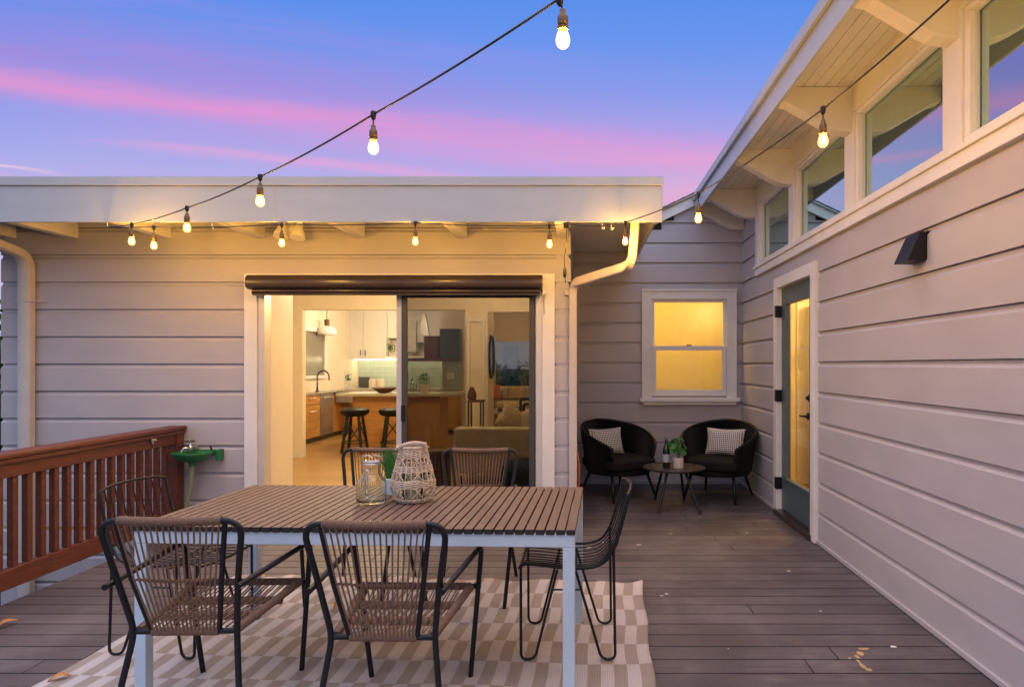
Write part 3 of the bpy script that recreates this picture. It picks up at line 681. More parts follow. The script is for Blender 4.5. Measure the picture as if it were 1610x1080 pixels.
# upper cabinets
uc = thing('wall_cabinet', 'row of plain cream wall cabinets over the kitchen counter', 'cabinets', (-3.6, 14.2, 1.5))
UX = [at(531, 0, 13.9).x, at(569, 0, 13.9).x, at(605, 0, 13.9).x]
MB().box(UX[0], UX[2]+.0, 14.0, 14.38, 1.55, 2.59).build('carcass', m_cab, uc)
for i in range(2):
    f = MB().box(UX[i]+.004, UX[i+1]-.004, 13.978, 13.999, 1.56, 2.58).build('cabinet_door', m_cab, uc, bevel=.003)
    xx = UX[i+1]-.05 if i == 0 else UX[i]+.05
    MB().tube([(xx, 13.96, 1.62), (xx, 13.96, 1.74)], .008, 6).build('handle', m_dark, f)
MB().box(UX[2]+.003, -2.55, 14.1, 14.38, 2.0, 2.59).build('upper_box', m_cab, uc)
m_strip = emit('led_strip', (1,.80,.48), 22)
MB().box(UX[0]+.1, -2.6, 14.2, 14.23, 1.533, 1.548).build('light_strip', m_strip, uc)
# hood, shelf and dark panel, seen through the screen
hd = thing('range_hood', 'grey range hood above the wooden kitchen shelf', 'hood', (-3.0, 14.1, 1.6))
MB().prism([(at(655,0,14).x, 1.9), (at(676,0,14).x, 1.9), (at(676,0,14).x, 1.95), (at(668,0,14).x, 2.5), (at(662,0,14).x, 2.5), (at(655,0,14).x, 1.95)], lambda p, t: (p[0], 14.0+.35*t, p[1])).build('canopy', m_steel, hd)
MB().box(at(641,0,14).x, at(654,0,14).x, 14.0, 14.3, 1.7, 2.35).build('chimney', m_cab, hd)
tag(MB().box(at(640,0,12).x, at(724,0,12).x, 11.9, 12.2, 1.49, 1.55).build('wooden_shelf', m_log, bevel=.004), 'dark wood shelf on brackets over the kitchen counter', 'shelf')
tag(MB().box(at(692,0,12).x, at(724.5,0,12).x, 11.95, 12.15, 1.551, 2.08).build('slate_board', m_dgrey, bevel=.006), 'dark slate board standing on the wooden shelf', 'board')
tag(MB().box(at(667,0,12).x, at(690,0,12).x, 11.98, 12.15, 1.551, 1.95).build('storage_box', m_log, bevel=.006), 'brown box on the wooden shelf beside the slate board', 'box')
sidew = MB().box(at(690,0,12).x, at(727,0,12).x, 12.25, 12.3, .94, ZC-.01); sidew.build('interior_wall', m_plaster, house)
tag(MB().box(at(692,0,12).x, at(725,0,12).x, 12.235, 12.249, .95, 1.49).build('backsplash_tile', m_tile), 'green tile panel with a light switch beside the kitchen shelf', 'tile')
sw = thing('light_switch', 'double white light switch on the green tile panel', 'switch', at(708, 591, 12.22))
p = at(708, 591, 12.2); MB().box(p.x-.07, p.x+.07, 12.22, 12.234, p.z-.06, p.z+.06).build('plate', m_white, sw, bevel=.003)
for s in (-1, 1): MB().box(p.x+s*.03-.015, p.x+s*.03+.015, 12.212, 12.2199, p.z-.035, p.z+.035).build('rocker', m_white, sw)
MB().box(at(640,0,12).x, at(690,0,12).x, 12.3, 12.33, .95, 1.5).build('glass_panel', m_tile, bk) if False else None
# island
isl = thing('kitchen_island', 'orange wood kitchen island with a pale stone top behind the two stools', 'island', (-3.1, 11.4, .036))
ix0, ix1 = at(545, 0, 11.2).x, at(692, 0, 11.2).x
MB().box(ix0+.10, ix1, 11.2, 11.9, .036, .90).build('base', m_wood, isl, bevel=.003)
MB().box(ix0-.10, at(725, 0, 11.0).x, 10.95, 12.0, .901, .945).build('countertop', m_counter, isl, bevel=.003)
MB().box(ix0+.5, ix0+1.0, 11.185, 11.199, .12, .82).build('panel', m_wood, isl, bevel=.003)
def leafball(mb, c, r, n, s, seed, flat=1.0):
    rr = random.Random(seed); c = Vector(c)
    for _ in range(n):
        d = Vector((rr.gauss(0,1), rr.gauss(0,1), rr.gauss(0,1)*flat)).normalized(); p = c+d*r*rr.uniform(.3, 1)
        a = d.orthogonal().normalized(); b = d.cross(a); th = rr.uniform(0, 6.3); u = a*math.cos(th)+b*math.sin(th); v = (d.cross(u)+d*rr.uniform(-.6,.6)).normalized()
        k = s*rr.uniform(.6, 1.2)
        mb.add([p-u*k, p+v*k*.5, p+u*k, p-v*k*.5], [(0,1,2,3)])
def potted(name, label, p, r, hp, lr, seed, pm=m_pot, nl=60, s=.03):
    t = thing(name, label, 'plant', p)
    MB().lathe([(r*.8, 0), (r, hp), (r*.88, hp), (r*.8, hp-.01), (0, hp-.012)], p, 20).build('pot', pm, t, smooth=True)
    m = MB(); leafball(m, Vector(p)+Vector((0,0,hp+lr*.8)), lr, nl, s, seed); m.build('leaves', m_leaf, t)
    return t
potted('potted_plant', 'small leafy plant in a white pot on the kitchen counter below the cabinets', (at(545,0,13.7).x, 13.7, .945), .07, .13, .12, 3)
potted('potted_plant', 'leafy plant in a white mug at the right end of the island', (at(668,0,11.3).x, 11.3, .946), .09, .14, .13, 5)
potted('potted_plant', 'small plant on the lit shelf right of the cream cabinets', (at(614,0,14.15).x, 14.15, 1.62), .05, .08, .12, 6)
tag(MB().box(UX[2]+.003, -2.6, 14.0, 14.36, 1.585, 1.615).build('niche_shelf', m_cab), 'thin cream shelf right of the wall cabinets', 'shelf')
tag(MB().lathe([(.13, 0), (.13, .36), (.12, .37), (0, .37)], (at(532,0,13.6).x, 13.6, .942), 20).build('paper_towel_roll', m_pot, smooth=True), 'upright cream paper towel roll on the kitchen counter', 'paper towel')
for i, px in enumerate((586, 598)):
    tag(MB().lathe([(.075, 0), (.08, .02), (.08, .16), (.07, .17), (.07, .19), (0, .19)], (at(px,0,13.8).x, 13.8, .942), 18).build('canister', m_candle, smooth=True), ('left' if i == 0 else 'right')+'-hand of the two cream canisters on the kitchen counter', 'canister', 'canisters on the kitchen counter')
cb = MB(); cb.box(at(563,0,13.9).x, at(580,0,13.9).x, 13.95, 13.98, .945, 1.17); tag(cb.build('recipe_book', m_dgrey), 'dark patterned picture book leaning against the kitchen tile', 'book')
tag(MB().lathe([(.03,.0), (.10,.01), (.22,.09), (.21,.095), (.10,.03), (0,.02)], (at(606,0,11.3).x, 11.25, .946), 24).build('wooden_bowl', m_log, smooth=True), 'wide wooden bowl on the kitchen island', 'bowl')
for i, px in enumerate((648, 657)):
    tag(MB().lathe([(.03,0), (.035,.01), (.035,.12), (.012,.17), (.012,.24), (0,.24)], (at(px,0,11.7).x, 11.7, .946), 12).build('glass_bottle', g_clear, smooth=True), ('left' if i == 0 else 'right')+'-hand clear oil bottle behind the island mug plant', 'bottle', 'oil bottles on the island')
pl = thing('pendant_lamp', 'white dome pendant lamp with wooden neck hanging in the kitchen', 'lamp', (at(514,0,12.2).x, 12.2, ZC))
px_ = at(514,0,12.2).x; zl = at(514, 526, 12.2).z
MB().tube([(px_, 12.2, ZC), (px_, 12.2, zl+.26)], .006, 6).build('cord', m_cord, pl)
MB().lathe([(.04, zl+.16), (.045, zl+.2), (.045, zl+.27), (.03, zl+.28)], (px_, 12.2, 0), 14).build('neck', m_log, pl, smooth=True)
MB().lathe([(.165, zl), (.17, zl+.01), (.165, zl+.10), (.13, zl+.14), (.03, zl+.16)], (px_, 12.2, 0), 24).build('lamp_shade', m_white, pl, smooth=True)
MB().lathe([(.0, zl+.008), (.155, zl+.01)], (px_, 12.2, 0), 24).build('diffuser', emit('pendant_glow', (1,.8,.5), 8), pl)
kw = thing('kitchen_window', 'white framed window over the kitchen sink', 'window', (-4.88, 12.0, 1.2))
kf = MB(); 
for (a0, a1, c0, c1) in ((11.35, 12.55, 1.17, 1.23), (11.35, 12.55, 2.03, 2.10), (11.35, 11.43, 1.23, 2.03), (12.47, 12.55, 1.23, 2.03)): kf.box(-4.899, -4.86, a0, a1, c0, c1)
kf.build('frame', m_white, kw, bevel=.003)
MB().box(-4.899, -4.89, 11.43, 12.47, 1.23, 2.03).build('pane', mat('night_glass', (.20,.18,.14), .2), kw)
# bar stools
def bar_stool():
    t = thing('bar_stool', '', 'stool', (0,0,0), 0, 'black bar stools at the island')
    MB().lathe([(0,.575), (.14,.575), (.20,.60), (.225,.64), (.22,.675), (.18,.70), (0,.705)], n=24).build('seat', m_wickd, t, smooth=True)
    for i in range(4):
        a = math.pi/4+i*math.pi/2; MB().tube([(.12*math.cos(a), .12*math.sin(a), .61), (.22*math.cos(a), .22*math.sin(a), 0)], .024, 8).build('leg', m_black, t, smooth=True)
        b = a+math.pi/2
        MB().tube([(.14*math.cos(a), .14*math.sin(a), .5), (.19*math.cos(b), .19*math.sin(b), .16)], .009, 6).build('brace', m_black, t)
    MB().tube([(.20*math.cos(a), .20*math.sin(a), .16) for a in [2*math.pi*i/24 for i in range(24)]], .010, 6, closed=True).build('foot_ring', m_black, t, smooth=True)
    return t
st0 = bar_stool(); place(st0, (at(558,0,10.5).x, 10.5, .036), 0, 'black woven bar stool fully in view at the left end of the island')
place(copy_tree(st0), (at(618,0,10.5).x, 10.5, .036), .4, 'black woven bar stool right behind the sliding door post')

# ------------------------------------------------------------------ living room
def blob(mb, c, sx, sy, sz, e=2.6, n=16):
    c = Vector(c); pw2 = lambda v, k: math.copysign(abs(v)**k, v)
    vs = []; 
    for i in range(n+1):
        ph_ = -math.pi/2+math.pi*i/n
        for j in range(2*n):
            t_ = math.pi*j/n; k = 2/e
            vs.append(c+Vector((sx*pw2(math.cos(ph_), k)*pw2(math.cos(t_), k), sy*pw2(math.cos(ph_), k)*pw2(math.sin(t_), k), sz*pw2(math.sin(ph_), k))))
    fs = [(i*2*n+j, i*2*n+(j+1) % (2*n), (i+1)*2*n+(j+1) % (2*n), (i+1)*2*n+j) for i in range(n) for j in range(2*n)]
    return mb.add(vs, fs)
sofa = thing('sofa', 'cream sofa seen from behind through the sliding door screen', 'sofa', (-.9, 7.8, .036))
MB().box(-1.45, -.34, 7.45, 7.68, .20, .705).build('backrest', m_sofa, sofa, bevel=.02)
MB().box(-1.45, -.34, 7.69, 8.5, .16, .45).build('seat_base', m_sofa, sofa, bevel=.02)
blob(MB(), (-.85, 8.1, .52), .52, .38, .09, 5).build('seat_cushion', m_sofa, sofa, smooth='full')
for xx in (-1.38, -.42):
    for yl in (7.52, 8.42): MB().tube([(xx, yl, .16), (xx, yl, .036)], .02).build('leg', m_black, sofa)
def pillow(name, label, c, w, h, d, m, ry=0, rz=0, tilt=0, group=None):
    mb = MB(); n = 14; vs = []; 
    for s in (1, -1):
        for i in range(n+1):
            for j in range(n+1):
                u, v = i/n*2-1, j/n*2-1
                pin = 1-.10*(1-(u*u))*(v*v)-.0; pin2 = 1-.10*(1-(v*v))*(u*u)
                th_ = max(0, (1-u**4)*(1-v**4))**.55
                vs.append((u*w/2*pin2, s*d/2*th_, v*h/2*pin))
    o_ = (n+1)**2; fs = []
    for i in range(n):
        for j in range(n):
            a_ = i*(n+1)+j; fs.append((a_, a_+1, a_+n+2, a_+n+1)); fs.append((o_+a_, o_+a_+n+1, o_+a_+n+2, o_+a_+1))
    mb.add(vs, fs); o = mb.build(name, m, smooth='full'); o.location = c; o.rotation_euler = (tilt, ry, rz)
    return tag(o, label, 'pillow', group)
pillow('throw_pillow', 'large beige throw pillow slumped over the cream sofa back', at(806, 660, 7.85), .36, .30, .14, m_pillowb, ry=.5, tilt=-.3)
pillow('throw_pillow', 'pale pillow at the right end of the cream sofa', at(834, 662, 7.85), .36, .32, .14, m_sofa, ry=-.4, tilt=-.3)
tb = MB(); tb.tube([at(735,632,9.3), at(760,632,9.3)], .02, 8)
cs = thing('console_table', 'narrow dark metal console table by the pier', 'table', (at(748,0,9.3).x, 9.3, .036))
MB().box(at(736,0,9.3).x, at(760,0,9.3).x, 9.2, 9.5, .90, .925).build('top', m_log, cs)
for px in (738, 757): 
    for yy_ in (9.22, 9.47): MB().box(at(px,0,9.3).x-.01, at(px,0,9.3).x+.01, yy_-.01, yy_+.01, .036, .90).build('leg', m_bronze, cs)
tag(MB().lathe([(.05,0), (.07,.05), (.05,.13), (.03,.16), (.035,.18), (0,.18)], (at(742,0,9.35).x, 9.35, .926), 16).build('glass_vase', m_log, smooth=True), 'small dark vase on the console table', 'vase')
mr = thing('wall_mirror', 'tall rounded mirror in a thin black frame beside the picture window', 'mirror', (-1.40, 10.25, 1.55))
c = Vector((-1.402, 10.25, 1.55)); el_ = [(c.x, c.y+.26*math.cos(a), c.z+.33*math.sin(a)) for a in [2*math.pi*i/40 for i in range(40)]]
MB().tube(el_, .016, 8, closed=True).build('frame', m_black, mr, smooth=True)
MB().add([(p[0]-.008, p[1], p[2]) for p in el_], [tuple(range(40))]).build('mirror_glass', m_chrome, mr)
ws = thing('window_seat', 'cream cushioned window seat under the picture window', 'bench', (-1.1, 13.9, .036))
MB().box(-1.74, -.32, 13.3, 14.38, .036, .55).build('base', m_cab, ws)
MB().box(-1.74, -.32, 13.28, 14.38, .555, .68).build('cushion', m_sofa, ws, bevel=.03)
MB().box(-1.74, -.32, 14.2, 14.38, .69, .93).build('back_cushion', m_sofa, ws, bevel=.04)
pillow('throw_pillow', 'rust pillow on the window seat', at(774, 617, 13.9), .36, .34, .12, m_pinkp)
pillow('throw_pillow', 'grey patterned pillow in the middle of the window seat', at(812, 617, 13.9), .42, .30, .12, m_pillowb)
cf = thing('coffee_table', 'low cream coffee table in front of the window seat', 'table', (-1.1, 11.2, .036))
MB().box(at(770,0,11).x, at(822,0,11).x, 10.9, 11.6, .60, .64).build('top', m_counter, cf, bevel=.004)
for px in (774, 818):
    for yy_ in (10.95, 11.55): MB().box(at(px,0,11).x-.02, at(px,0,11).x+.02, yy_-.02, yy_+.02, .036, .6).build('leg', m_wood, cf)
tag(MB().lathe([(.10,0), (.17,.03), (.16,.035), (0,.02)], (at(795,0,11.2).x, 11.2, .641), 20).build('round_tray', m_log, smooth=True), 'small dark round tray on the coffee table', 'tray')
ac = thing('armchair', 'black wooden armchair at the edge of the living room', 'chair', (-.72, 9.4, .036))
MB().tube(fillet([(-.86, 9.2, .036), (-.86, 9.2, .95), (-.50, 9.2, .95)], .05), .022).build('arm', m_black, ac, smooth=True)
MB().tube(fillet([(-.86, 9.7, .036), (-.86, 9.7, .85), (-.50, 9.7, .85)], .05), .022).build('arm', m_black, ac, smooth=True)
MB().box(-.88, -.45, 9.2, 9.7, .38, .5).build('seat', m_cush, ac, bevel=.02)
tag(MB().lathe([(.11,0), (.12,.03), (.115,.3), (.12,.5), (.11,.52), (0,.525)], (at(691,0,6.7).x, 6.7, .036), 14).build('log_stool', m_log), 'rough dark tree stump stool inside the sliding door', 'stool')
pf_ = MB(); blob(pf_, (at(826,0,6.9).x, 6.9, .24), .26, .26, .2, 3); tag(pf_.build('floor_pouf', m_cush, smooth='full'), 'black floor pouf behind the right rope chair', 'pouf')
idr = thing('interior_door', 'cream panelled interior door left of the picture window', 'door', (-1.58, 9.88, .036))
frame_rect(MB(), -1.73, -1.45, 9.865, 9.884, .151, 2.12, .05, .05).build('casing', m_white, idr, bevel=.003)

# ------------------------------------------------------------------ string lights
m_bulb = bpy.data.materials.new('bulb_glass'); m_bulb.use_nodes = True; t = m_bulb.node_tree; t.nodes.clear()
_e = N(t, 'ShaderNodeEmission', ins={0: (1,.60,.20,1), 1: 1.25}); _t = N(t, 'ShaderNodeBsdfTransparent', ins={0: (1,.93,.80,1)}); _a = N(t, 'ShaderNodeAddShader', ins={0: _e.outputs[0], 1: _t.outputs[0]}); N(t, 'ShaderNodeOutputMaterial', ins={0: _a.outputs[0]})
m_core = emit('hot_filament', (1,.84,.52), 7)
bulbp = [(0,-.052), (.006,-.052), (.012,-.050), (.019,-.043), (.0225,-.032), (.0225,-.022), (.019,-.008), (.014,.004), (.012,.012)]
def string(name, label, pts, joints, seg=10, power=27):
    t = thing(name, label, 'string lights', pts[0])
    P = [Vector(p) for p in pts]; out = []
    for i in range(len(P)-1):
        sag = .010*(P[i+1]-P[i]).length
        for k in range(seg): 
            s = k/seg; q = P[i].lerp(P[i+1], s); q.z -= 4*s*(1-s)*sag; out.append(q)
    out.append(P[-1])
    MB().tube(out, .0042, 6).build('cord', m_cord, t, smooth=True)
    for j, (jp, drop, sw) in enumerate(joints):
        jp = Vector(jp); b = jp+Vector((sw, 0, -drop))
        mb = MB(); mb.lathe([(.0, .014), (.011, .012), (.013, 0), (.010, -.018), (.004, -.026)], jp, 10); mb.tube([jp, jp.lerp(b, .5)+Vector((sw*.3,0,0)), b], .0032, 6)
        mb.build('drop_cord', m_cord, t, smooth=True)
        sk_ = MB(); sk_.lathe([(.004, .03), (.009, .026), (.011, .012), (.0165, .004), (.0175, -.024), (.0155, -.027), (.0175, -.03), (.0165, -.036)], b, 16)
        so = sk_.build('socket', m_brass, t, smooth=True)
        bb_ = MB(); bb_.lathe([(r*1.0, z) for r, z in bulbp], b+Vector((0,0,-.044)), 16); bb_.build('bulb', m_bulb, so, smooth='full')
        MB().lathe([(0,-.036), (.006,-.034), (.0095,-.022), (.0095,-.008), (.006,.002), (0,.004)], b+Vector((0,0,-.048)), 12).build('filament', m_core, so, smooth='full')
        l = bpy.data.lights.new('bulb_light', 'POINT'); l.energy = power; l.color = (1,.53,.08); l.shadow_soft_size = .0145
        lo = bpy.data.objects.new('bulb_light', l); C.objects.link(lo); lo.location = b+Vector((0,0,-.044-.029))
    return t
hk = at(168, 357, 5.03)
A = [(207,353,4.78), (294,327,4.2), (409,278,3.55), (587,180,2.82), (880,-2,2.08)]
J = [at(*p) for p in A]
end = Vector((.9, 1.0, 2.86))
A5 = J[-1].lerp(end, .85)  # extra unseen bulb, added for more warm light
string('string_light', 'string light cord rising from the left eave across the sky with five lit bulbs in view and one added past the frame', [hk]+J+[end], [(J[0], .055, 0), (J[1], .06, 0), (J[2], .065, 0), (J[3], .075, 0), (J[4], .062, .01), (A5, .07, 0)])
hc = at(889, 352, 5.02)
Cc = [(242,357,5.03), (443,353,5.03), (653,350.5,5.03), (864,355,5.03)]
J = [at(*p) for p in Cc]
string('string_light', 'string light cord running level under the flat roof fascia with four lit bulbs', [hk]+J+[hc], [(p, .075, 0) for p in J])
B = [(983,350,4.95), (1098,305,4.1), (1294,172,2.95)]
J = [at(*p) for p in B]; he = at(1520, -25, 2.15); hm = at(935, 356, 5.0)
string('string_light', 'string light cord climbing from the roof corner past the right-hand eave with three lit bulbs in view and two added past the frame', [hc, hm]+J+[he, Vector((1.6, 1.2, 2.95))], [(J[0], .075, 0), (J[1], .085, 0), (J[2], .075, 0), (he.lerp(Vector((1.6, 1.2, 2.95)), .45), .075, 0), (Vector((1.6, 1.2, 2.95)), .07, 0)], power=32)  # last two bulbs are unseen, added to warm the right-hand soffit
pb = thing('outlet_box', 'small black plug box at the roof corner with a dangling cable', 'plug box', at(890, 351, 5.03))
c = at(890, 352, 5.04); MB().box(c.x-.02, c.x+.02, 5.045, 5.06, c.z-.03, c.z+.025).build('box', m_black, pb, bevel=.004)
MB().tube([c, at(891, 385, 5.06), at(887, 405, 5.1), at(889, 445, 5.15)], .004, 6).build('cable', m_cord, pb, smooth=True)
e = at(888, 428, 5.12); MB().lathe([(.004,.04), (.014,.02), (.014,-.03), (.005,-.045)], e, 10).build('connector', m_cord, pb, smooth=True)
for i, (px, py) in enumerate(((168, 355), (333, 357), (947, 357), (961, 358))):
    c = at(px, py, 5.06); mb = MB(); mb.tube([(c.x, 5.065, c.z+.03), (c.x, 5.065, c.z), (c.x+.006, 5.062, c.z-.014), (c.x+.014, 5.058, c.z-.012), (c.x+.016, 5.055, c.z-.002)], .003, 6)
    lb = ['white cup hook holding the left end of the string lights', 'empty white cup hook under the fascia', 'first white clip right of the plug box', 'second clip right of the plug box'][i]
    tag(mb.build('cup_hook', m_white), lb, 'hook')

# flood light on the wall under the eave
fd = thing('flood_light', 'twin-headed cream flood light tucked under the flat roof eave', 'flood light', at(462, 352, 5.6))
c = at(452, 356, 5.7); MB().lathe([(.055, 0), (.055, .02), (.03, .03)], (0,0,0), 16)
mb = MB(); mb.tube([(c.x, 5.76, c.z-.01), (c.x, 5.72, c.z-.01)], .06, 18); mb.build('mount', m_cream, fd, smooth=True)
for (px, py, dx) in ((470, 362, .02), (440, 360, -.03)):
    q = at(px, py, 5.55); a0 = q+Vector((dx*-.5, .03, .05)); d_ = Vector((dx*.6, -.35, -1)).normalized()
    prof = [(-.03, .022), (.0, .03), (.04, .034), (.06, .045), (.10, .058), (.125, .062)]
    MB().tube([a0+d_*s for s, _ in prof], [r for _, r in prof], 20).build('lamp_head', m_cream, fd, smooth=True)
    MB().tube([Vector((c.x, 5.72, c.z)), a0], .012, 8).build('arm', m_cream, fd, smooth=True)

# wall lamp
sc_ = thing('wall_lamp', 'black wedge shaped wall lamp on the long siding wall', 'wall lamp', wp(3.62, 2.1))
da, db_ = 3.55, 3.71
def wl_pt(d, z, o): p = wp(d, z, o); return (p.x, p.y, p.z)
mb = MB(); vs = [wl_pt(d, z, o) for d in (da, db_) for (z, o) in ((1.985, 0), (1.985, .105), (2.14, .035), (2.14, 0))]
mb.add(vs, [(0,1,2,3), (7,6,5,4), (0,4,5,1), (1,5,6,2), (2,6,7,3), (3,7,4,0)]); mb.build('shade', m_black, sc_, bevel=.003)
mb = MB(); wbar(mb, da-.004, db_+.004, 1.982, 2.143, -.03, -.0005); mb.build('backplate', m_black, sc_)

# ------------------------------------------------------------------ railing
rl = thing('deck_railing', 'reddish brown wooden railing along the left edge of the deck', 'railing', (-3.52, 5.7, 0))
XRa, XRb = -3.50, -3.52    # near and far x
def rx(y): return -3.485-.03*(y-3.9)/1.9
y0, y1 = 1.2, 5.76
def rbar(xo, w, z0, z1, ya=y0, yb_=y1):
    mb = MB(); vs = [(rx(y)+xo+s*w/2, y, z) for z in (z0, z1) for (y, s) in ((ya,-1), (ya,1), (yb_,1), (yb_,-1))]
    return mb.add(vs, [(3,2,1,0), (4,5,6,7), (0,1,5,4), (1,2,6,5), (2,3,7,6), (3,0,4,7)])
rbar(-.01, .15, .858, .893).build('cap_rail', m_rail, rl, bevel=.010)
rbar(.0, .105, .825, .857).build('moulding', m_rail, rl, bevel=.008)
rbar(.005, .05, .742, .824).build('top_rail', m_rail, rl, bevel=.004)
rbar(.005, .05, .068, .19).build('bottom_rail', m_rail, rl, bevel=.004)
for yp in (5.70, 2.9-1.9):
    MB().box(rx(yp)-.05, rx(yp)+.045, yp-.05, yp+.045, -.3, .857).build('post', m_rail, rl, bevel=.005)
yb_ = 5.55; i = 0
while yb_ > 1.3:
    MB().box(rx(yb_)-.022, rx(yb_)+.018, yb_-.02, yb_+.02, .191, .741).build('baluster', m_rail, rl, bevel=.003); yb_ -= .108; i += 1
bo = thing('bottle_opener', 'small cast metal bottle opener screwed to the railing', 'bottle opener', (-3.45, 5.1, .8))
q = at(235, 690, 5.32); q.x = rx(5.32)+.032
MB().add([(q.x, q.y-.02, q.z+.03), (q.x, q.y+.02, q.z+.03), (q.x, q.y+.028, q.z), (q.x, q.y, q.z-.05), (q.x, q.y-.028, q.z), (q.x+.012, q.y-.02, q.z+.03), (q.x+.012, q.y+.02, q.z+.03), (q.x+.012, q.y+.028, q.z), (q.x+.012, q.y, q.z-.05), (q.x+.012, q.y-.028, q.z)],
  [(4,3,2,1,0), (5,6,7,8,9), (0,1,6,5), (1,2,7,6), (2,3,8,7), (3,4,9,8), (4,0,5,9)]).build('plate', m_chrome, bo)
MB().tube([(q.x+.012, q.y-.025, q.z), (q.x+.035, q.y, q.z-.008), (q.x+.012, q.y+.025, q.z)], .006, 6).build('hook', m_chrome, bo)

# wall basin with tap and hose
bs = thing('wall_basin', 'small green plastic wash basin mounted on the siding under a tap', 'basin', at(305, 715, 5.6))
c = at(302, 711, 5.60)
mb = MB(); prof = [(.02, -.085), (.07, -.078), (.12, -.05), (.150, -.012), (.156, .0), (.150, .0), (.115, -.044), (.066, -.070), (.0, -.074)]
n = 32; vs = []
for r, z in prof:
    for k in range(n):
        a = 2*math.pi*k/n; vs.append((c.x+r*1.08*math.cos(a)-.0, c.y+r*.85*math.sin(a)-.0, c.z+z+.03*(math.cos(a) > 0)*0))
mb.add(vs, [(i*n+k, i*n+(k+1) % n, (i+1)*n+(k+1) % n, (i+1)*n+k) for i in range(len(prof)-1) for k in range(n)])
mb.build('bowl', m_green, bs, smooth='full')
MB().box(c.x+.150, c.x+.185, 5.68, 5.762, c.z-.085, c.z+.012).build('bracket', m_green, bs, bevel=.006)
MB().box(c.x-.10, c.x+.149, 5.735, 5.762, c.z-.03, c.z+.008).build('bracket', m_green, bs, bevel=.006)
MB().tube([(c.x-.0, c.y, c.z-.08), (c.x-.0, c.y, c.z-.12)], .026, 14).build('drain', m_green, bs, smooth=True)
MB().tube([(c.x, c.y, c.z-.10), (c.x-.005, c.y+.0, c.z-.2), (c.x-.02, c.y+.01, c.z-.3), (c.x-.055, c.y+.02, c.z-.42), (c.x-.08, c.y+.03, c.z-.6), (c.x-.09, c.y+.03, .02)], .019, 12).build('hose', m_hose, bs, smooth=True)
MB().tube([(c.x+.11, 5.70, c.z+.01), (c.x+.115, 5.67, c.z+.05)], .008, 8).build('peg', m_brass, bs)
tp = thing('garden_tap', 'old metal garden tap with a cross handle above the green basin', 'tap', at(298, 700, 5.7))
q = at(299, 704, 5.66)
MB().tube(fillet([(q.x, 5.765, q.z), (q.x, 5.64, q.z), (q.x-.035, 5.62, q.z+.002), (q.x-.045, 5.61, q.z-.03)], .02), .013, 10).build('spout', m_chrome, tp, smooth=True)
MB().lathe([(.02,-.02), (.022,.0), (.016,.02), (.010,.03), (.010,.055)], (q.x, 5.66, q.z), 12).build('valve', m_chrome, tp, smooth=True)
hb = MB()
for i in range(5):
    a = 2*math.pi*i/5; hb.tube([(q.x, 5.66, q.z+.058), (q.x+.03*math.cos(a), 5.66+.03*math.sin(a), q.z+.058)], .005, 6)
hb.tube([(q.x+.035*math.cos(2*math.pi*i/20), 5.66+.035*math.sin(2*math.pi*i/20), q.z+.058) for i in range(20)], .006, 6, closed=True)
hb.build('handle', m_bronze, tp, smooth=True)
oc = MB(); oc.tube([at(903, 706, 6.2), at(908, 712, 6.15), at(911, 735, 6.1), at(910, 765, 6.1), Vector((at(909,0,6.1).x, 6.05, .01)), Vector((at(905,0,6.1).x-.02, 5.9, .01))], .007, 8)
tag(oc.build('extension_cable', m_orange, smooth=True), 'orange extension cable dangling beside the corner downspout', 'cable')

# ------------------------------------------------------------------ rug
RA = R(-2.9)
rx0, ry0 = .39, 4.275
rug = MB(); nx, ny = 130, 130; LWX, LWY = 2.73, 2.95; vs = []; uvs = []
cr, sr = math.cos(RA), math.sin(RA)
rg_ = random.Random(5)
for j in range(ny+1):
    for i in range(nx+1):
        u, v = -LWX*i/nx, -LWY*j/ny
        edge = max(0, 1+v/.30); edx = max(0, 1+u/.25)
        zz = .004+.0025*(1+math.sin(u*7+1.3*math.sin(v*3)))+edge**2*.011*(1+math.sin(u*19+1+.8*math.sin(u*5)))*.6+edx**2*.010*(1+math.sin(v*14))*.6
        du = .006*math.sin(v*9+1)*(1 if i == 0 or True else 0); dv = .010*math.sin(u*11+.5)*edge+.004*math.sin(u*23)
        xx, yy_ = u+du, v+dv
        vs.append((rx0+xx*cr+yy_*-sr*-1*-1, ry0+xx*sr+yy_*cr, zz)); uvs.append((u+60*.0608, v+10*.235))
fs = [(j*(nx+1)+i, (j+1)*(nx+1)+i, (j+1)*(nx+1)+i+1, j*(nx+1)+i+1) for j in range(ny) for i in range(nx)]
rug.add(vs, fs); ro = rug.build('outdoor_rug', m_rug, smooth='full')
uvl = ro.data.uv_layers.new(name='UVMap')
for l in ro.data.loops: uvl.data[l.index].uv = uvs[l.vertex_index]
sol = ro.modifiers.new('thickness', 'SOLIDIFY'); sol.thickness = .003
tag(ro, 'checked beige and cream woven outdoor rug under the dining table', 'rug')

# ------------------------------------------------------------------ dining table
TW, TD, TH = 1.885, .96, .74
TA = R(-2.1)
tab = thing('dining_table', 'slatted brown dining table with pale blue-white metal legs', 'table', (-.018-TW/2+.012, 3.235, .008), TA)
ns = 44; pit = TW/ns
for i in range(ns):
    x0 = -TW/2+i*pit
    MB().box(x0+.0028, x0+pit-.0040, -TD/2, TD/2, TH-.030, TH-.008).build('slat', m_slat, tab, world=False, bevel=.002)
fm = MB(); a, b = TW/2-.006, TD/2-.008
fm.box(-a, a, -b, -b+.03, TH-.083, TH-.030); fm.box(-a, a, b-.03, b, TH-.083, TH-.030)
fm.box(-a, -a+.03, -b+.03, b-.03, TH-.083, TH-.030); fm.box(a-.03, a, -b+.03, b-.03, TH-.083, TH-.030)
for xx in (-.45, .0, .45): fm.box(xx-.02, xx+.02, -b+.03, b-.03, TH-.06, TH-.030)
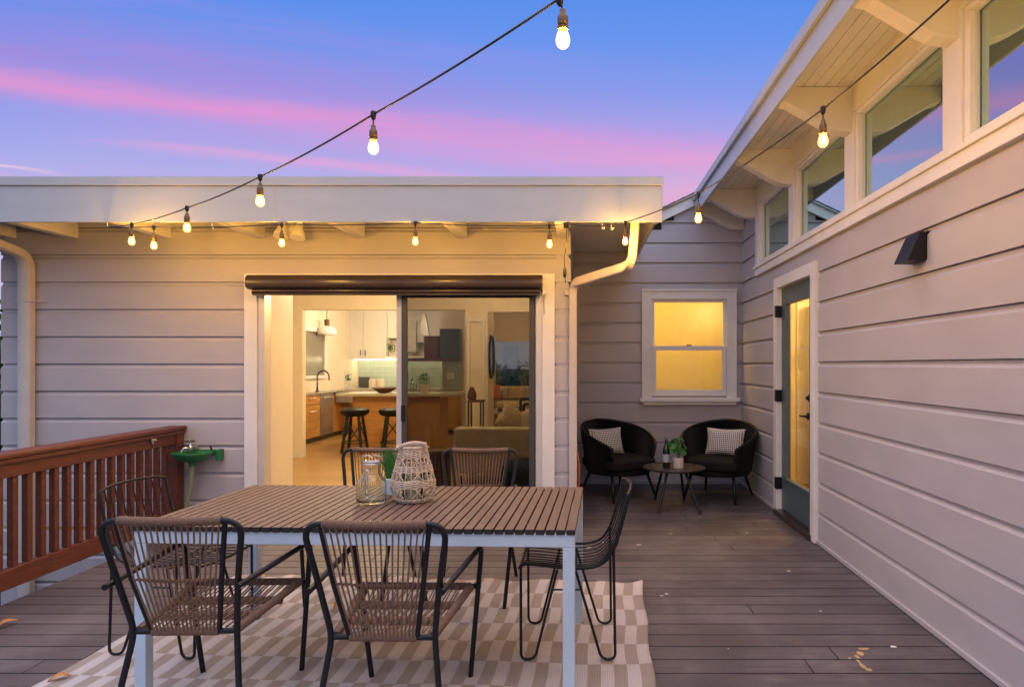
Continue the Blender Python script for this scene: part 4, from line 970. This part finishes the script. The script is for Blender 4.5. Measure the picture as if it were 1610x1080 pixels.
fm.build('apron', m_tblw, tab, world=False, bevel=.002)
for sx in (-1, 1):
    for sy in (-1, 1):
        x0 = sx*(a-.025); y0 = sy*(b-.025)
        MB().box(x0-.025, x0+.025, y0-.025, y0+.025, 0, TH-.084).build('leg', m_tblw, tab, world=False, bevel=.003)
TZ = .748-.008

# ------------------------------------------------------------------ rope armchairs
def rope_chair():
    t = thing('rope_armchair', '', 'chair', (0,0,0), 0, 'rope armchairs at the dining table')
    o = dict(world=False, smooth=True)
    fr = fillet([(-.245,-.33,0), (-.192,-.25,.40), (-.222,-.305,.62), (-.262,-.352,.845), (.262,-.352,.845), (.222,-.305,.62), (.192,-.25,.40), (.245,-.33,0)], [0,.05,.12,.075,.075,.12,.05,0], 7)
    MB().tube(fr, .0115, 12).build('back_frame', m_black, t, **o)
    for s in (-1, 1):
        MB().tube([(s*.126,-.25,.40), (s*.165,-.31,.62), (s*.197,-.349,.84)], .0095, 10).build('back_upright', m_black, t, **o)
    MB().tube([(-.192,-.25,.40), (.192,-.25,.40)], .0105, 10).build('seat_bar', m_black, t, **o)
    p, r = wrap((-.125,-.25,.40), (.125,-.25,.40), .0145); MB().tube(p, r, 10).build('rope_binding', m_rope, t, **o)
    p, r = wrap((-.187,-.352,.846), (.187,-.352,.846), .0155)
    p = [q+Vector((0,0,-.006*(1-(2*i/(len(p)-1)-1)**2))) for i, q in enumerate(p)]
    MB().tube(p, r, 10).build('rope_binding', m_rope, t, **o)
    for s in (-1, 1):
        arm = fillet([(s*.240,-.345,.600), (s*.285,.235,.612), (s*.225,.285,0)], [0,.05,0], 8)
        MB().tube(arm, .0115, 12).build('arm', m_black, t, **o)
    MB().tube([(-.262,.245,.425), (.262,.245,.425)], .0105, 10).build('seat_bar', m_black, t, **o)
    for s in (-1, 1): MB().lathe([(0,-.012), (.016,-.010), (.018,0), (.016,.010), (0,.012)], (s*.262,.25,.425), 12).build('bolt_cap', m_black, t, **o)
    p, r = wrap((-.235,.245,.425), (.235,.245,.425), .0145); MB().tube(p, r, 10).build('rope_binding', m_rope, t, **o)
    for s in (-1, 1):
        p, r = wrap((s*.235,.235,.425), (s*.185,-.235,.40), .0145); MB().tube(p, r, 10).build('rope_binding', m_rope, t, **o)
    for yy_, w in ((.09, .218), (-.08, .200)):
        p, r = wrap((-w,yy_,.395), (w,yy_,.395), .015, .014, .004); MB().tube(p, r, 10).build('rope_crosspiece', m_rope, t, **o)
    ns_ = 17; bk_ = MB(); se = MB()
    for i in range(ns_):
        f = i/(ns_-1)*2-1; rr = .0034
        bk_.tube([(f*.112,-.262,.405), (f*.148,-.322,.62), (f*.182,-.362,.835)], rr, 6)
    q = [(f*.148, -.311+.011*(1 if i % 2 else -1), .618-.008*(1-f*f)) for i, f in enumerate([k/34*2-1 for k in range(35)])]
    bk_.tube(q, .0052, 6)
    bk_.build('back_cords', m_rope, t, world=False, smooth=True)
    ns_ = 14
    for i in range(ns_):
        f = i/(ns_-1)*2-1
        se.tube([(f*.172,-.24,.413), (f*.188,-.08,.404+.008), (f*.205,.09,.412), (f*.222,.236,.438)], .0030, 6)
        se.tube([(f*.172+.008,-.24,.390), (f*.188-.006,-.08,.400), (f*.205+.006,.09,.398), (f*.222-.004,.236,.412)], .0027, 6)
    se.build('seat_cords', m_rope, t, world=False, smooth=True)
    return t
rc = rope_chair(); place(rc, (-.735, 2.705, .008), R(-1), 'rope armchair in the centre foreground, its back to us, right of its neighbour')
for loc, a, l in (((-1.515, 2.76, .008), R(1.5), 'rope armchair in the left foreground, its back to us'),
                  ((-.682, 4.11, .001), R(181), 'rope armchair behind the table in front of the door screen'),
                  ((-1.385, 4.13, .001), R(178), 'rope armchair behind the table in front of the open doorway')):
    place(copy_tree(rc), loc, a, l)

# ------------------------------------------------------------------ wire chairs
def wire_chair():
    t = thing('wire_chair', '', 'chair', (0,0,0), 0, 'black wire chairs at the table ends')
    o = dict(world=False, smooth=True)
    prof = [(.235,.440), (.205,.458), (.12,.452), (.0,.440), (-.10,.442), (-.17,.468), (-.215,.53), (-.245,.62), (-.270,.72), (-.285,.79)]
    def surf(f, i):
        y, z = prof[i]; d = (1-f*f)
        k = i/(len(prof)-1)
        dip = .030*d if 0 < i < 6 else .012*d
        back = .028*d if i >= 6 else 0
        return Vector((f*(.222-.015*abs(k-.5)), y-back, z-(dip if i < 6 else 0)))
    def smooth_line(P):
        out = []
        for i in range(len(P)-1):
            p0, p1, p2, p3 = P[max(i-1,0)], P[i], P[i+1], P[min(i+2, len(P)-1)]
            for k in range(4):
                s = k/4; out.append(.5*((2*p1)+(-p0+p2)*s+(2*p0-5*p1+4*p2-p3)*s*s+(-p0+3*p1-3*p2+p3)*s**3))
        return out+[P[-1]]
    wires = MB(); nw = 10
    for j in range(nw):
        f = (j+1)/(nw+1)*2-1
        wires.tube(smooth_line([surf(f, i) for i in range(len(prof))]), .0032, 6)
    wires.tube([surf(f, 3)+Vector((0,0,-.006)) for f in [k/10*2-1 for k in range(11)]], .0045, 6)
    wires.tube([surf(f, 6)+Vector((0,-.006,0)) for f in [k/10*2-1 for k in range(11)]], .0045, 6)
    wires.build('wire_shell', m_blackw, t, **o)
    L = smooth_line([surf(-1, i) for i in range(len(prof))]); Rr = smooth_line([surf(1, i) for i in range(len(prof))])
    top = [surf(f, len(prof)-1)+Vector((0,0,.012*(1-f*f)+.006)) for f in [k/8*2-1 for k in range(1, 8)]]
    frt = [surf(f, 0) for f in [1-k/8*2 for k in range(1, 8)]]
    rim = L+top+Rr[::-1]+frt
    MB().tube(rim, .0070, 8, closed=True).build('rim', m_blackw, t, **o)
    for s in (-1, 1):
        a = fillet([(s*.215,.225,.442), (s*.222,.222,.0065), (s*.205,.105,.20), (s*.190,.06,.425)], [0,.0,0,0], 4)
        a = fillet([(s*.215,.228,.445), (s*.224,.226,.007), (s*.219,.160,.007), (s*.188,.055,.420)], [0,.034,.034,0], 8)
        MB().tube(a, .0068, 8).build('hairpin_leg', m_blackw, t, **o)
        b = fillet([(s*.188,-.035,.418), (s*.219,-.158,.007), (s*.224,-.224,.007), (s*.213,-.216,.54)], [0,.034,.034,0], 8)
        MB().tube(b, .0068, 8).build('hairpin_leg', m_blackw, t, **o)
    MB().tube([(-.196,.085,.33), (-.196,-.068,.33)], .0045, 8).build('stretcher', m_blackw, t, **o); MB().tube([(.196,.085,.33), (.196,-.068,.33)], .0045, 8).build('stretcher', m_blackw, t, **o)
    for yy_ in (.055, -.035): MB().tube([(-.188,yy_,.419), (0,yy_,.400), (.188,yy_,.419)], .0052, 8).build('seat_support', m_blackw, t, **o)
    return t
wc = wire_chair(); place(wc, (-.065, 3.37, .01), R(90), 'black wire chair with hairpin legs at the right end of the table')
place(copy_tree(wc), (-2.05, 3.40, .01), R(-97), 'black wire chair with hairpin legs at the left end of the table by the railing')

# ------------------------------------------------------------------ things on the table
def on_table(px, py): d = (H-TZ-.0)*F/(py-CY); return Vector(((px-CX)*d/F, d, TZ+.001))
g_j = bpy.data.materials.new('jar_glass'); g_j.use_nodes = True
bj = g_j.node_tree.nodes['Principled BSDF']; bj.inputs['Transmission Weight'].default_value = 1; bj.inputs['Roughness'].default_value = .03; bj.inputs['IOR'].default_value = 1.45; bj.inputs['Base Color'].default_value = (.93,.95,.88,1)
c = on_table(584, 791)
jar = thing('glass_pitcher', 'clear glass pitcher with a looped handle left of the wicker lantern', 'pitcher', c)
pr_o = [(.0,0), (.062,.0), (.070,.008), (.072,.03), (.072,.095), (.068,.115), (.050,.135), (.044,.148), (.043,.17), (.046,.195), (.050,.205)]
pr_i = [(.047,.205), (.043,.195), (.040,.17), (.041,.148), (.047,.133), (.064,.113), (.0685,.095), (.0685,.03), (.066,.014), (.0,.010)]
MB().lathe(pr_o+pr_i, c, 40).build('body', g_j, jar, smooth='full')
hd_ = MB(); hd_.tube(fillet([(c.x+.005, c.y-.045, c.z+.172), (c.x+.005, c.y-.078, c.z+.182), (c.x+.002, c.y-.092, c.z+.12), (c.x, c.y-.072, c.z+.055)], .03), .008, 10); hd_.lathe([(0,-.012), (.013,-.006), (.013,.006), (0,.012)], (c.x, c.y-.075, c.z+.05), 12)
hd_.build('handle', g_j, jar, smooth='full')
ba = MB(); ba.tube([(c.x+.049*math.cos(a)*1.02, c.y, c.z+.205+.045*math.sin(a)) for a in [math.pi*i/20 for i in range(5)]]+[]+[(c.x+.012, c.y, c.z+.235), (c.x+.004, c.y, c.z+.222), (c.x-.012, c.y, c.z+.235)]+[(c.x+.049*math.cos(a)*1.02, c.y, c.z+.205+.045*math.sin(a)) for a in [math.pi*i/20 for i in range(16, 21)]], .0022, 6)
ba.tube([(c.x+.046*math.cos(2*math.pi*i/28), c.y+.046*math.sin(2*math.pi*i/28), c.z+.196) for i in range(28)], .0022, 6, closed=True)
ba.build('wire_bail', m_chrome, jar, smooth=True)
# wicker lantern
c = on_table(650, 787)
lan = thing('wicker_lantern', 'tall woven natural wicker lantern with a rope handle and a candle inside', 'lantern', c)
SC = .108/.5
def lr(z): # radius profile against height 0..0.27
    pts = [(0,.078), (.02,.096), (.06,.108), (.10,.106), (.16,.092), (.22,.074), (.265,.064)]
    for (a, p), (b, q) in zip(pts, pts[1:]):
        if a <= z <= b: return p+(q-p)*(z-a)/(b-a)
    return pts[-1][1]
st_n = 22; v = MB()
for i in range(st_n):
    a = 2*math.pi*i/st_n; v.tube([(c.x+lr(z)*math.cos(a), c.y+lr(z)*math.sin(a), c.z+z) for z in [.265*k/14 for k in range(15)]], .0024, 6)
for i in range(14):
    a = 2*math.pi*i/14; s = 1 if i % 2 else -1
    for z0, z1 in ((.03,.075), (.115,.155), (.185,.22)):
        v.tube([(c.x+(lr(z)+.003)*math.cos(a+s*.35*(z-z0)/(z1-z0)), c.y+(lr(z)+.003)*math.sin(a+s*.35*(z-z0)/(z1-z0)), c.z+z) for z in [z0+(z1-z0)*k/4 for k in range(5)]], .0026, 6)
v.build('stakes', m_wick, lan, smooth=True)
wv_ = MB()
rows = [.004,.009,.014,.020]+[.078+.0055*k for k in range(7)]+[.152+.0055*k for k in range(6)]+[.220+.0055*k for k in range(9)]
rj = random.Random(9)
for j, z in enumerate(rows):
    n = st_n*4; ph_ = 0 if j % 2 else math.pi
    wv_.tube([(c.x+(lr(z)+.0028*math.sin(st_n/2*2*math.pi*i/n+ph_))*math.cos(2*math.pi*i/n), c.y+(lr(z)+.0028*math.sin(st_n/2*2*math.pi*i/n+ph_))*math.sin(2*math.pi*i/n), c.z+z+.001*math.sin(3*2*math.pi*i/n+j)) for i in range(n)], .0028, 6, closed=True)
wv_.lathe([(0,.001), (.078,.001), (.08,.004), (0,.004)], c, 24)
wv_.build('woven_bands', m_wick, lan, smooth=True)
hh = MB()
for s in (0, math.pi):
    pts = []; 
    for i in range(60):
        u = i/59; bx = (u*2-1)*.072; bz = .267+.016*math.sin(math.pi*u)+.018*u; tw = u*40+s
        pts.append((c.x+bx, c.y-.055+.02*u+.006*math.cos(tw), c.z+bz+.006*math.sin(tw)))
    hh.tube(pts, .0055, 7)
hh.tube([(c.x+.064*math.cos(2*math.pi*i/28), c.y+.064*math.sin(2*math.pi*i/28), c.z+.270) for i in range(28)], .006, 7, closed=True)
hh.tube([(c.x+.06, c.y-.02, c.z+.27), (c.x+.075, c.y-.03, c.z+.262), (c.x+.085, c.y-.03, c.z+.275)], .003, 6)
hh.build('handle', m_wick, lan, smooth=True)
gl_ = MB(); gl_.lathe([(.055,.006), (.056,.16), (.053,.16), (.052,.009), (0,.009)], c, 28); gl_.build('glass_liner', g_clear, lan, smooth=True)
tag(MB().lathe([(.038,.0), (.04,.004), (.04,.085), (.035,.088), (.028,.083), (0,.083)], c+Vector((.008,0,.0105)), 24).build('pillar_candle', m_candle, smooth=True), 'cream pillar candle inside the wicker lantern', 'candle')
# grass plant
c = on_table(617, 777)
gp = thing('grass_plant', 'tuft of tall green grass in a white square pot between the pitcher and lantern', 'plant', c)
MB().box(c.x-.034, c.x+.034, c.y-.034, c.y+.034, c.z, c.z+.085).build('pot', m_tblw, gp, bevel=.004)
gm = MB(); rr = random.Random(4)
for _ in range(130):
    b0_ = c+Vector((rr.uniform(-.026,.026), rr.uniform(-.026,.026), .085)); l = rr.uniform(.09,.19); dx, dy = rr.gauss(-.02,.035), rr.gauss(0,.03); w = .0022
    p1 = b0_+Vector((dx*.4, dy*.4, l*.6)); p2 = b0_+Vector((dx, dy, l))
    gm.add([b0_+Vector((-w,0,0)), b0_+Vector((w,0,0)), p1+Vector((w*.8,0,0)), p1+Vector((-w*.8,0,0)), p2], [(0,1,2,3), (3,2,4)])
gm.build('leaves', m_grassl, gp)

# ------------------------------------------------------------------ lounge corner
def tub_chair():
    t = thing('wicker_tub_chair', '', 'chair', (0,0,0), 0, 'black wicker tub chairs in the corner')
    o = dict(world=False, smooth='full')
    amax = R(132); nA = 264; nZ = 12; sh = MB()
    def topz(a): k = abs(a)/amax; return .80-.24*(k**1.7)
    def rad(a, h): 
        k = abs(a)/amax; flare = .055*h
        return .315+flare+.02*(1-k), .335+flare
    def pt(a, h, off=0):
        rx_, ry_ = rad(a, h); zt = topz(a); z = .30+(zt-.30)*h
        return Vector(((rx_+off)*math.sin(a), -(ry_+off)*math.cos(a)+.02, z))
    vs = []
    for i in range(nA+1):
        a = -amax+2*amax*i/nA; off = .004*(1 if i % 2 else -1)
        for j in range(nZ+1): vs.append(pt(a, j/nZ, off))
    o2 = len(vs)
    for i in range(nA+1):
        a = -amax+2*amax*i/nA; off = -.022+.004*(1 if i % 2 else -1)
        for j in range(nZ+1): vs.append(pt(a, j/nZ, off))
    m1 = nZ+1; fs = []
    for i in range(nA):
        for j in range(nZ):
            q = i*m1+j; fs.append((q, q+m1, q+m1+1, q+1)); fs.append((o2+q, o2+q+1, o2+q+m1+1, o2+q+m1))
    sh.add(vs, fs); sh.build('shell', m_wickd, t, world=False)
    rim = [pt(-amax, .0, -.011), pt(-amax, .5, -.011)]+[pt(-amax+2*amax*i/60, 1, -.011) for i in range(61)]+[pt(amax, .5, -.011), pt(amax, 0, -.011)]
    MB().tube(rim, .017, 10).build('rim', m_wickd, t, **o)
    n = 40; ring = lambda z, k: [(k*.315*math.sin(2*math.pi*i/n), -k*.34*math.cos(2*math.pi*i/n)*(1.0)+.02, z) for i in range(n)]
    bs_ = MB(); bs_.add(ring(.27, .98)+ring(.32, 1.0), [tuple(range(n)), tuple(range(n, 2*n))[::-1]]+[(i, (i+1) % n, n+(i+1) % n, n+i) for i in range(n)]); bs_.build('seat_base', m_wickd, t, world=False)
    blob(MB(), (0,.02,.375), .30, .32, .065, 4.5, 14).build('seat_cushion', m_cush, t, **o)
    pts = [(.298*math.copysign(abs(math.sin(a))**.45, math.sin(a)), .02-.318*math.copysign(abs(math.cos(a))**.45, math.cos(a)), .405) for a in [2*math.pi*i/48 for i in range(48)]]
    MB().tube(pts, .005, 6, closed=True).build('piping', m_cush, t, **o)
    for sx in (-1, 1):
        MB().tube([(sx*.21,.20,.29), (sx*.26,.30,0)], [.017,.011], 10).build('leg', m_black, t, **o)
        MB().tube([(sx*.19,-.19,.29), (sx*.25,-.31,0)], [.017,.011], 10).build('leg', m_black, t, **o)
    return t
tcA = tub_chair(); LA = (.385, 7.16, 0); LB = (1.475, 7.10, 0)
aA, aB = R(180+33), R(180-30)
place(tcA, LA, aA, 'black wicker tub chair on the left, next to the corner downspout')
tcA.scale = (1.07, 1.07, 1.0)
place(copy_tree(tcA), LB, aB, 'black wicker tub chair on the right, tucked against the side wall')
def loc_in(L, a, v): v = Vector(v); return Vector((L[0]+v.x*math.cos(a)-v.y*math.sin(a), L[1]+v.x*math.sin(a)+v.y*math.cos(a), v.z))
for L, a, l, sh_ in ((LA, aA, 'black and white patterned pillow leaning in the left tub chair', .06), (LB, aB, 'black and white patterned pillow leaning in the right tub chair', -.03)):
    pillow('throw_pillow', l, loc_in(L, a, (sh_, -.12, .585)), .44, .30, .12, m_pat, rz=a+math.pi, tilt=R(-14), group='patterned pillows in the tub chairs')
c = Vector((.925, 6.62, 0))
ct = thing('side_table', 'low round black side table between the two tub chairs', 'table', c)
MB().lathe([(0,.375), (.27,.375), (.305,.388), (.31,.398), (.306,.402), (.298,.395), (0,.395)], c, 48).build('tabletop', mat('side_table_top', (.05,.035,.03), .3, var=.2), ct, smooth=True)
for i, an in enumerate((R(-118), R(-62), R(62), R(118))):
    MB().tube([c+Vector((.19*math.cos(an), .19*math.sin(an), .376)), c+Vector((.33*math.cos(an)*(1.3 if i < 2 else 1.0), .40*math.sin(an), 0))], [.014,.012], 10).build('leg', m_black, ct, smooth=True)
pz = .4025
pc = c+Vector((.035, -.06, pz-.007))
pp = thing('potted_plant', 'round-leafed green plant in a pale cylinder pot on the low side table', 'plant', pc)
MB().lathe([(.048,0), (.052,.005), (.052,.105), (.047,.105), (.046,.09), (0,.09)], pc, 28).build('pot', m_pot, pp, smooth=True)
lm = MB(); sm = MB(); rr = random.Random(12)
for i in range(22):
    a = rr.uniform(0, 6.28); r_ = rr.uniform(.01, .085); zz = rr.uniform(.15, .29)
    tip = pc+Vector((r_*math.cos(a)-.03*(zz > .22), r_*math.sin(a), zz)); sm.tube([pc+Vector((0,0,.09)), pc+Vector((r_*.3*math.cos(a), r_*.3*math.sin(a), zz*.7)), tip], .0018, 5)
    nrm = Vector((math.cos(a)*.8, math.sin(a)*.8-.5, rr.uniform(.3,1))).normalized(); u = nrm.orthogonal().normalized(); v_ = nrm.cross(u); R_ = rr.uniform(.026, .042)
    vs = [tip+nrm*-.006]+[tip+(u*math.cos(2*math.pi*k/12)+v_*math.sin(2*math.pi*k/12))*R_+nrm*.004*math.sin(3*k) for k in range(12)]
    lm.add(vs, [(0, 1+k, 1+(k+1) % 12) for k in range(12)])
lm.build('leaves', m_leaf, pp, smooth='full'); sm.build('stems', m_leaf, pp)
bt = c+Vector((-.075, .02, pz-.007))
bo_ = thing('wine_bottle', 'dark green bottle with a pale label behind the round-leafed plant', 'bottle', bt)
MB().lathe([(.034,0), (.037,.004), (.037,.16), (.034,.185), (.015,.235), (.013,.25), (.013,.285), (.016,.287), (.016,.30), (0,.30)], bt, 24).build('glass', m_bottle, bo_, smooth=True)
MB().lathe([(.0375,.05), (.0375,.13)], bt, 24).build('paper_label', mat('paper_label', (.35,.42,.48), .6), bo_)
MB().lathe([(.0145,.272), (.0168,.286), (.0168,.305), (0,.307)], bt, 16).build('cap', m_chrome, bo_, smooth=True)

# ------------------------------------------------------------------ leaves and scuffs on the deck
m_dleaf = mat('dry_leaf', (.50,.20,.05), .7, var=.4, vscale=40)
def dry_leaf(p, rz, l, label, curl=.02):
    mb = MB(); n = 6; vs = []
    for i in range(n+1):
        u = i/n; w = l*.22*math.sin(math.pi*min(1, u*.95+.03)); x_ = (u-.5)*l; z_ = curl*math.sin(math.pi*u)+.012*u
        vs += [(x_, -w, z_+.006), (x_, 0, z_+.001), (x_, w, z_+.008)]
    fs = [q for i in range(n) for q in ((i*3, i*3+3, i*3+4, i*3+1), (i*3+1, i*3+4, i*3+5, i*3+2))]
    mb.add(vs, fs); o = mb.build('dry_leaf', m_dleaf, smooth='full'); o.location = p; o.rotation_euler = (0, 0, rz); tag(o, label, 'leaf')
def dp_(px, py, z=.002): d = (H-z)*F/(py-CY); return Vector(((px-CX)*d/F, d, z))
dry_leaf(dp_(10, 984), .9, .10, 'curled orange leaf on the bare deck at the left edge')
dry_leaf(dp_(92, 1071), .5, .09, 'brown leaf at the near left corner of the rug')
dry_leaf(dp_(530, 958, .012), 1.4, .07, 'brown leaf on the rug between the two foreground chairs', .03)
dry_leaf(dp_(413, 910, .02), .2, .05, 'small brown leaf at the far edge of the rug', .015)
# bare gouge in a deck board (wood showing through) and paint flecks
m_raw = mat('raw_wood', (.50,.33,.16), .8, var=.4, vscale=60)
gou = MB(); rr = random.Random(2)
for (px, py, w, hgt) in ((1358,1019,16,3), (1352,1026,12,5), (1347,1031,8,5), (1350,1039,6,6), (1357,1047,7,6), (1366,1052,12,3), (1336,1034,5,2)):
    p = dp_(px, py, .0006); n = 9; vs = []
    for k in range(n):
        a = 2*math.pi*k/n; s = rr.uniform(.6, 1.2); vs.append((p.x+math.cos(a)*w*.5*s*p.y/F, p.y+math.sin(a)*hgt*1.6*s*p.y/F, .0006))
    gou.add(vs, [tuple(range(n))])
gou.build('worn_patch', m_raw, deck)
flk = MB()
for (px, py, w) in ((925,860,6), (1004,856,4), (1100,812,2), (1048,933,4), (1040,936,3), (1174,837,3), (1055,838,3), (948,852,3), (1145,1019,2), (1405,1016,5), (985,935,3), (1240,897,4), (1290,960,4), (946,800,2)):
    p = dp_(px, py, .0007); n = 7; vs = []
    for k in range(n):
        a = 2*math.pi*k/n; s = rr.uniform(.5, 1.3); vs.append((p.x+math.cos(a)*w*s*p.y/F, p.y+math.sin(a)*w*.7*s*p.y/F, .0007))
    flk.add(vs, [tuple(range(n))])
flk.build('paint_fleck', m_white, deck)

# ------------------------------------------------------------------ vegetation beyond
def tree(name, label, base, h, r, seed, n=2600, s=.10, group=None):
    t = thing(name, label, 'tree', base); b = Vector(base); rr = random.Random(seed)
    tr = MB(); tr.tube([b, b+Vector((.1,0,h*.4)), b+Vector((0,.1,h*.75))], [r*.10, r*.07, r*.03], 8)
    for _ in range(7):
        a = rr.uniform(0, 6.28); z = rr.uniform(.25,.6)*h; tr.tube([b+Vector((0,0,z)), b+Vector((math.cos(a)*r*.6, math.sin(a)*r*.6, z+h*.2))], [r*.04, r*.01], 6)
    tr.build('trunk', m_bark, t, smooth=True)
    cr_ = MB(); cl = [(Vector((rr.gauss(0,r*.42), rr.gauss(0,r*.42), h*rr.uniform(.2,.95))), r*rr.uniform(.25,.5)) for _ in range(16)]
    for c_, q in cl: leafball(cr_, b+c_, q, n//16, s, rr.random(), .8)
    cr_.build('crown', m_bush, t); return t
tree('hedge_shrub', 'dark leafy shrub past the left end of the house', (-8.3, 8.6, -1.15), 3.4, 1.3, 3, 4200, .07)
tree('hedge_shrub', 'second shrub further behind the left end of the house', (-10.6, 11.5, -1.15), 3.0, 1.5, 8, 3000, .09)
tree('hedge_shrub', 'unseen shrub added beside the deck railing to shade the lower left wall', (-4.95, 3.35, -1.15), 2.2, .9, 17, 5200, .075)  # out of view, added to block light from the wall below deck level
wd = MB(); rr = random.Random(21)
for i in range(150):
    x_ = rr.uniform(-40, 30); y_ = rr.uniform(48, 62); hh_ = 1.2+1.4*abs(math.sin(x_*.3+1))+rr.uniform(-.6,.6)
    leafball(wd, (x_, y_, -1.75+hh_*.7), 1.7+rr.random()*.7, 70, .38, i, .9)
wo = wd.build('wood', m_bush); wo['kind'] = 'stuff'; wo['label'] = 'dark distant wood on the skyline behind the picture window'; wo['category'] = 'wood'
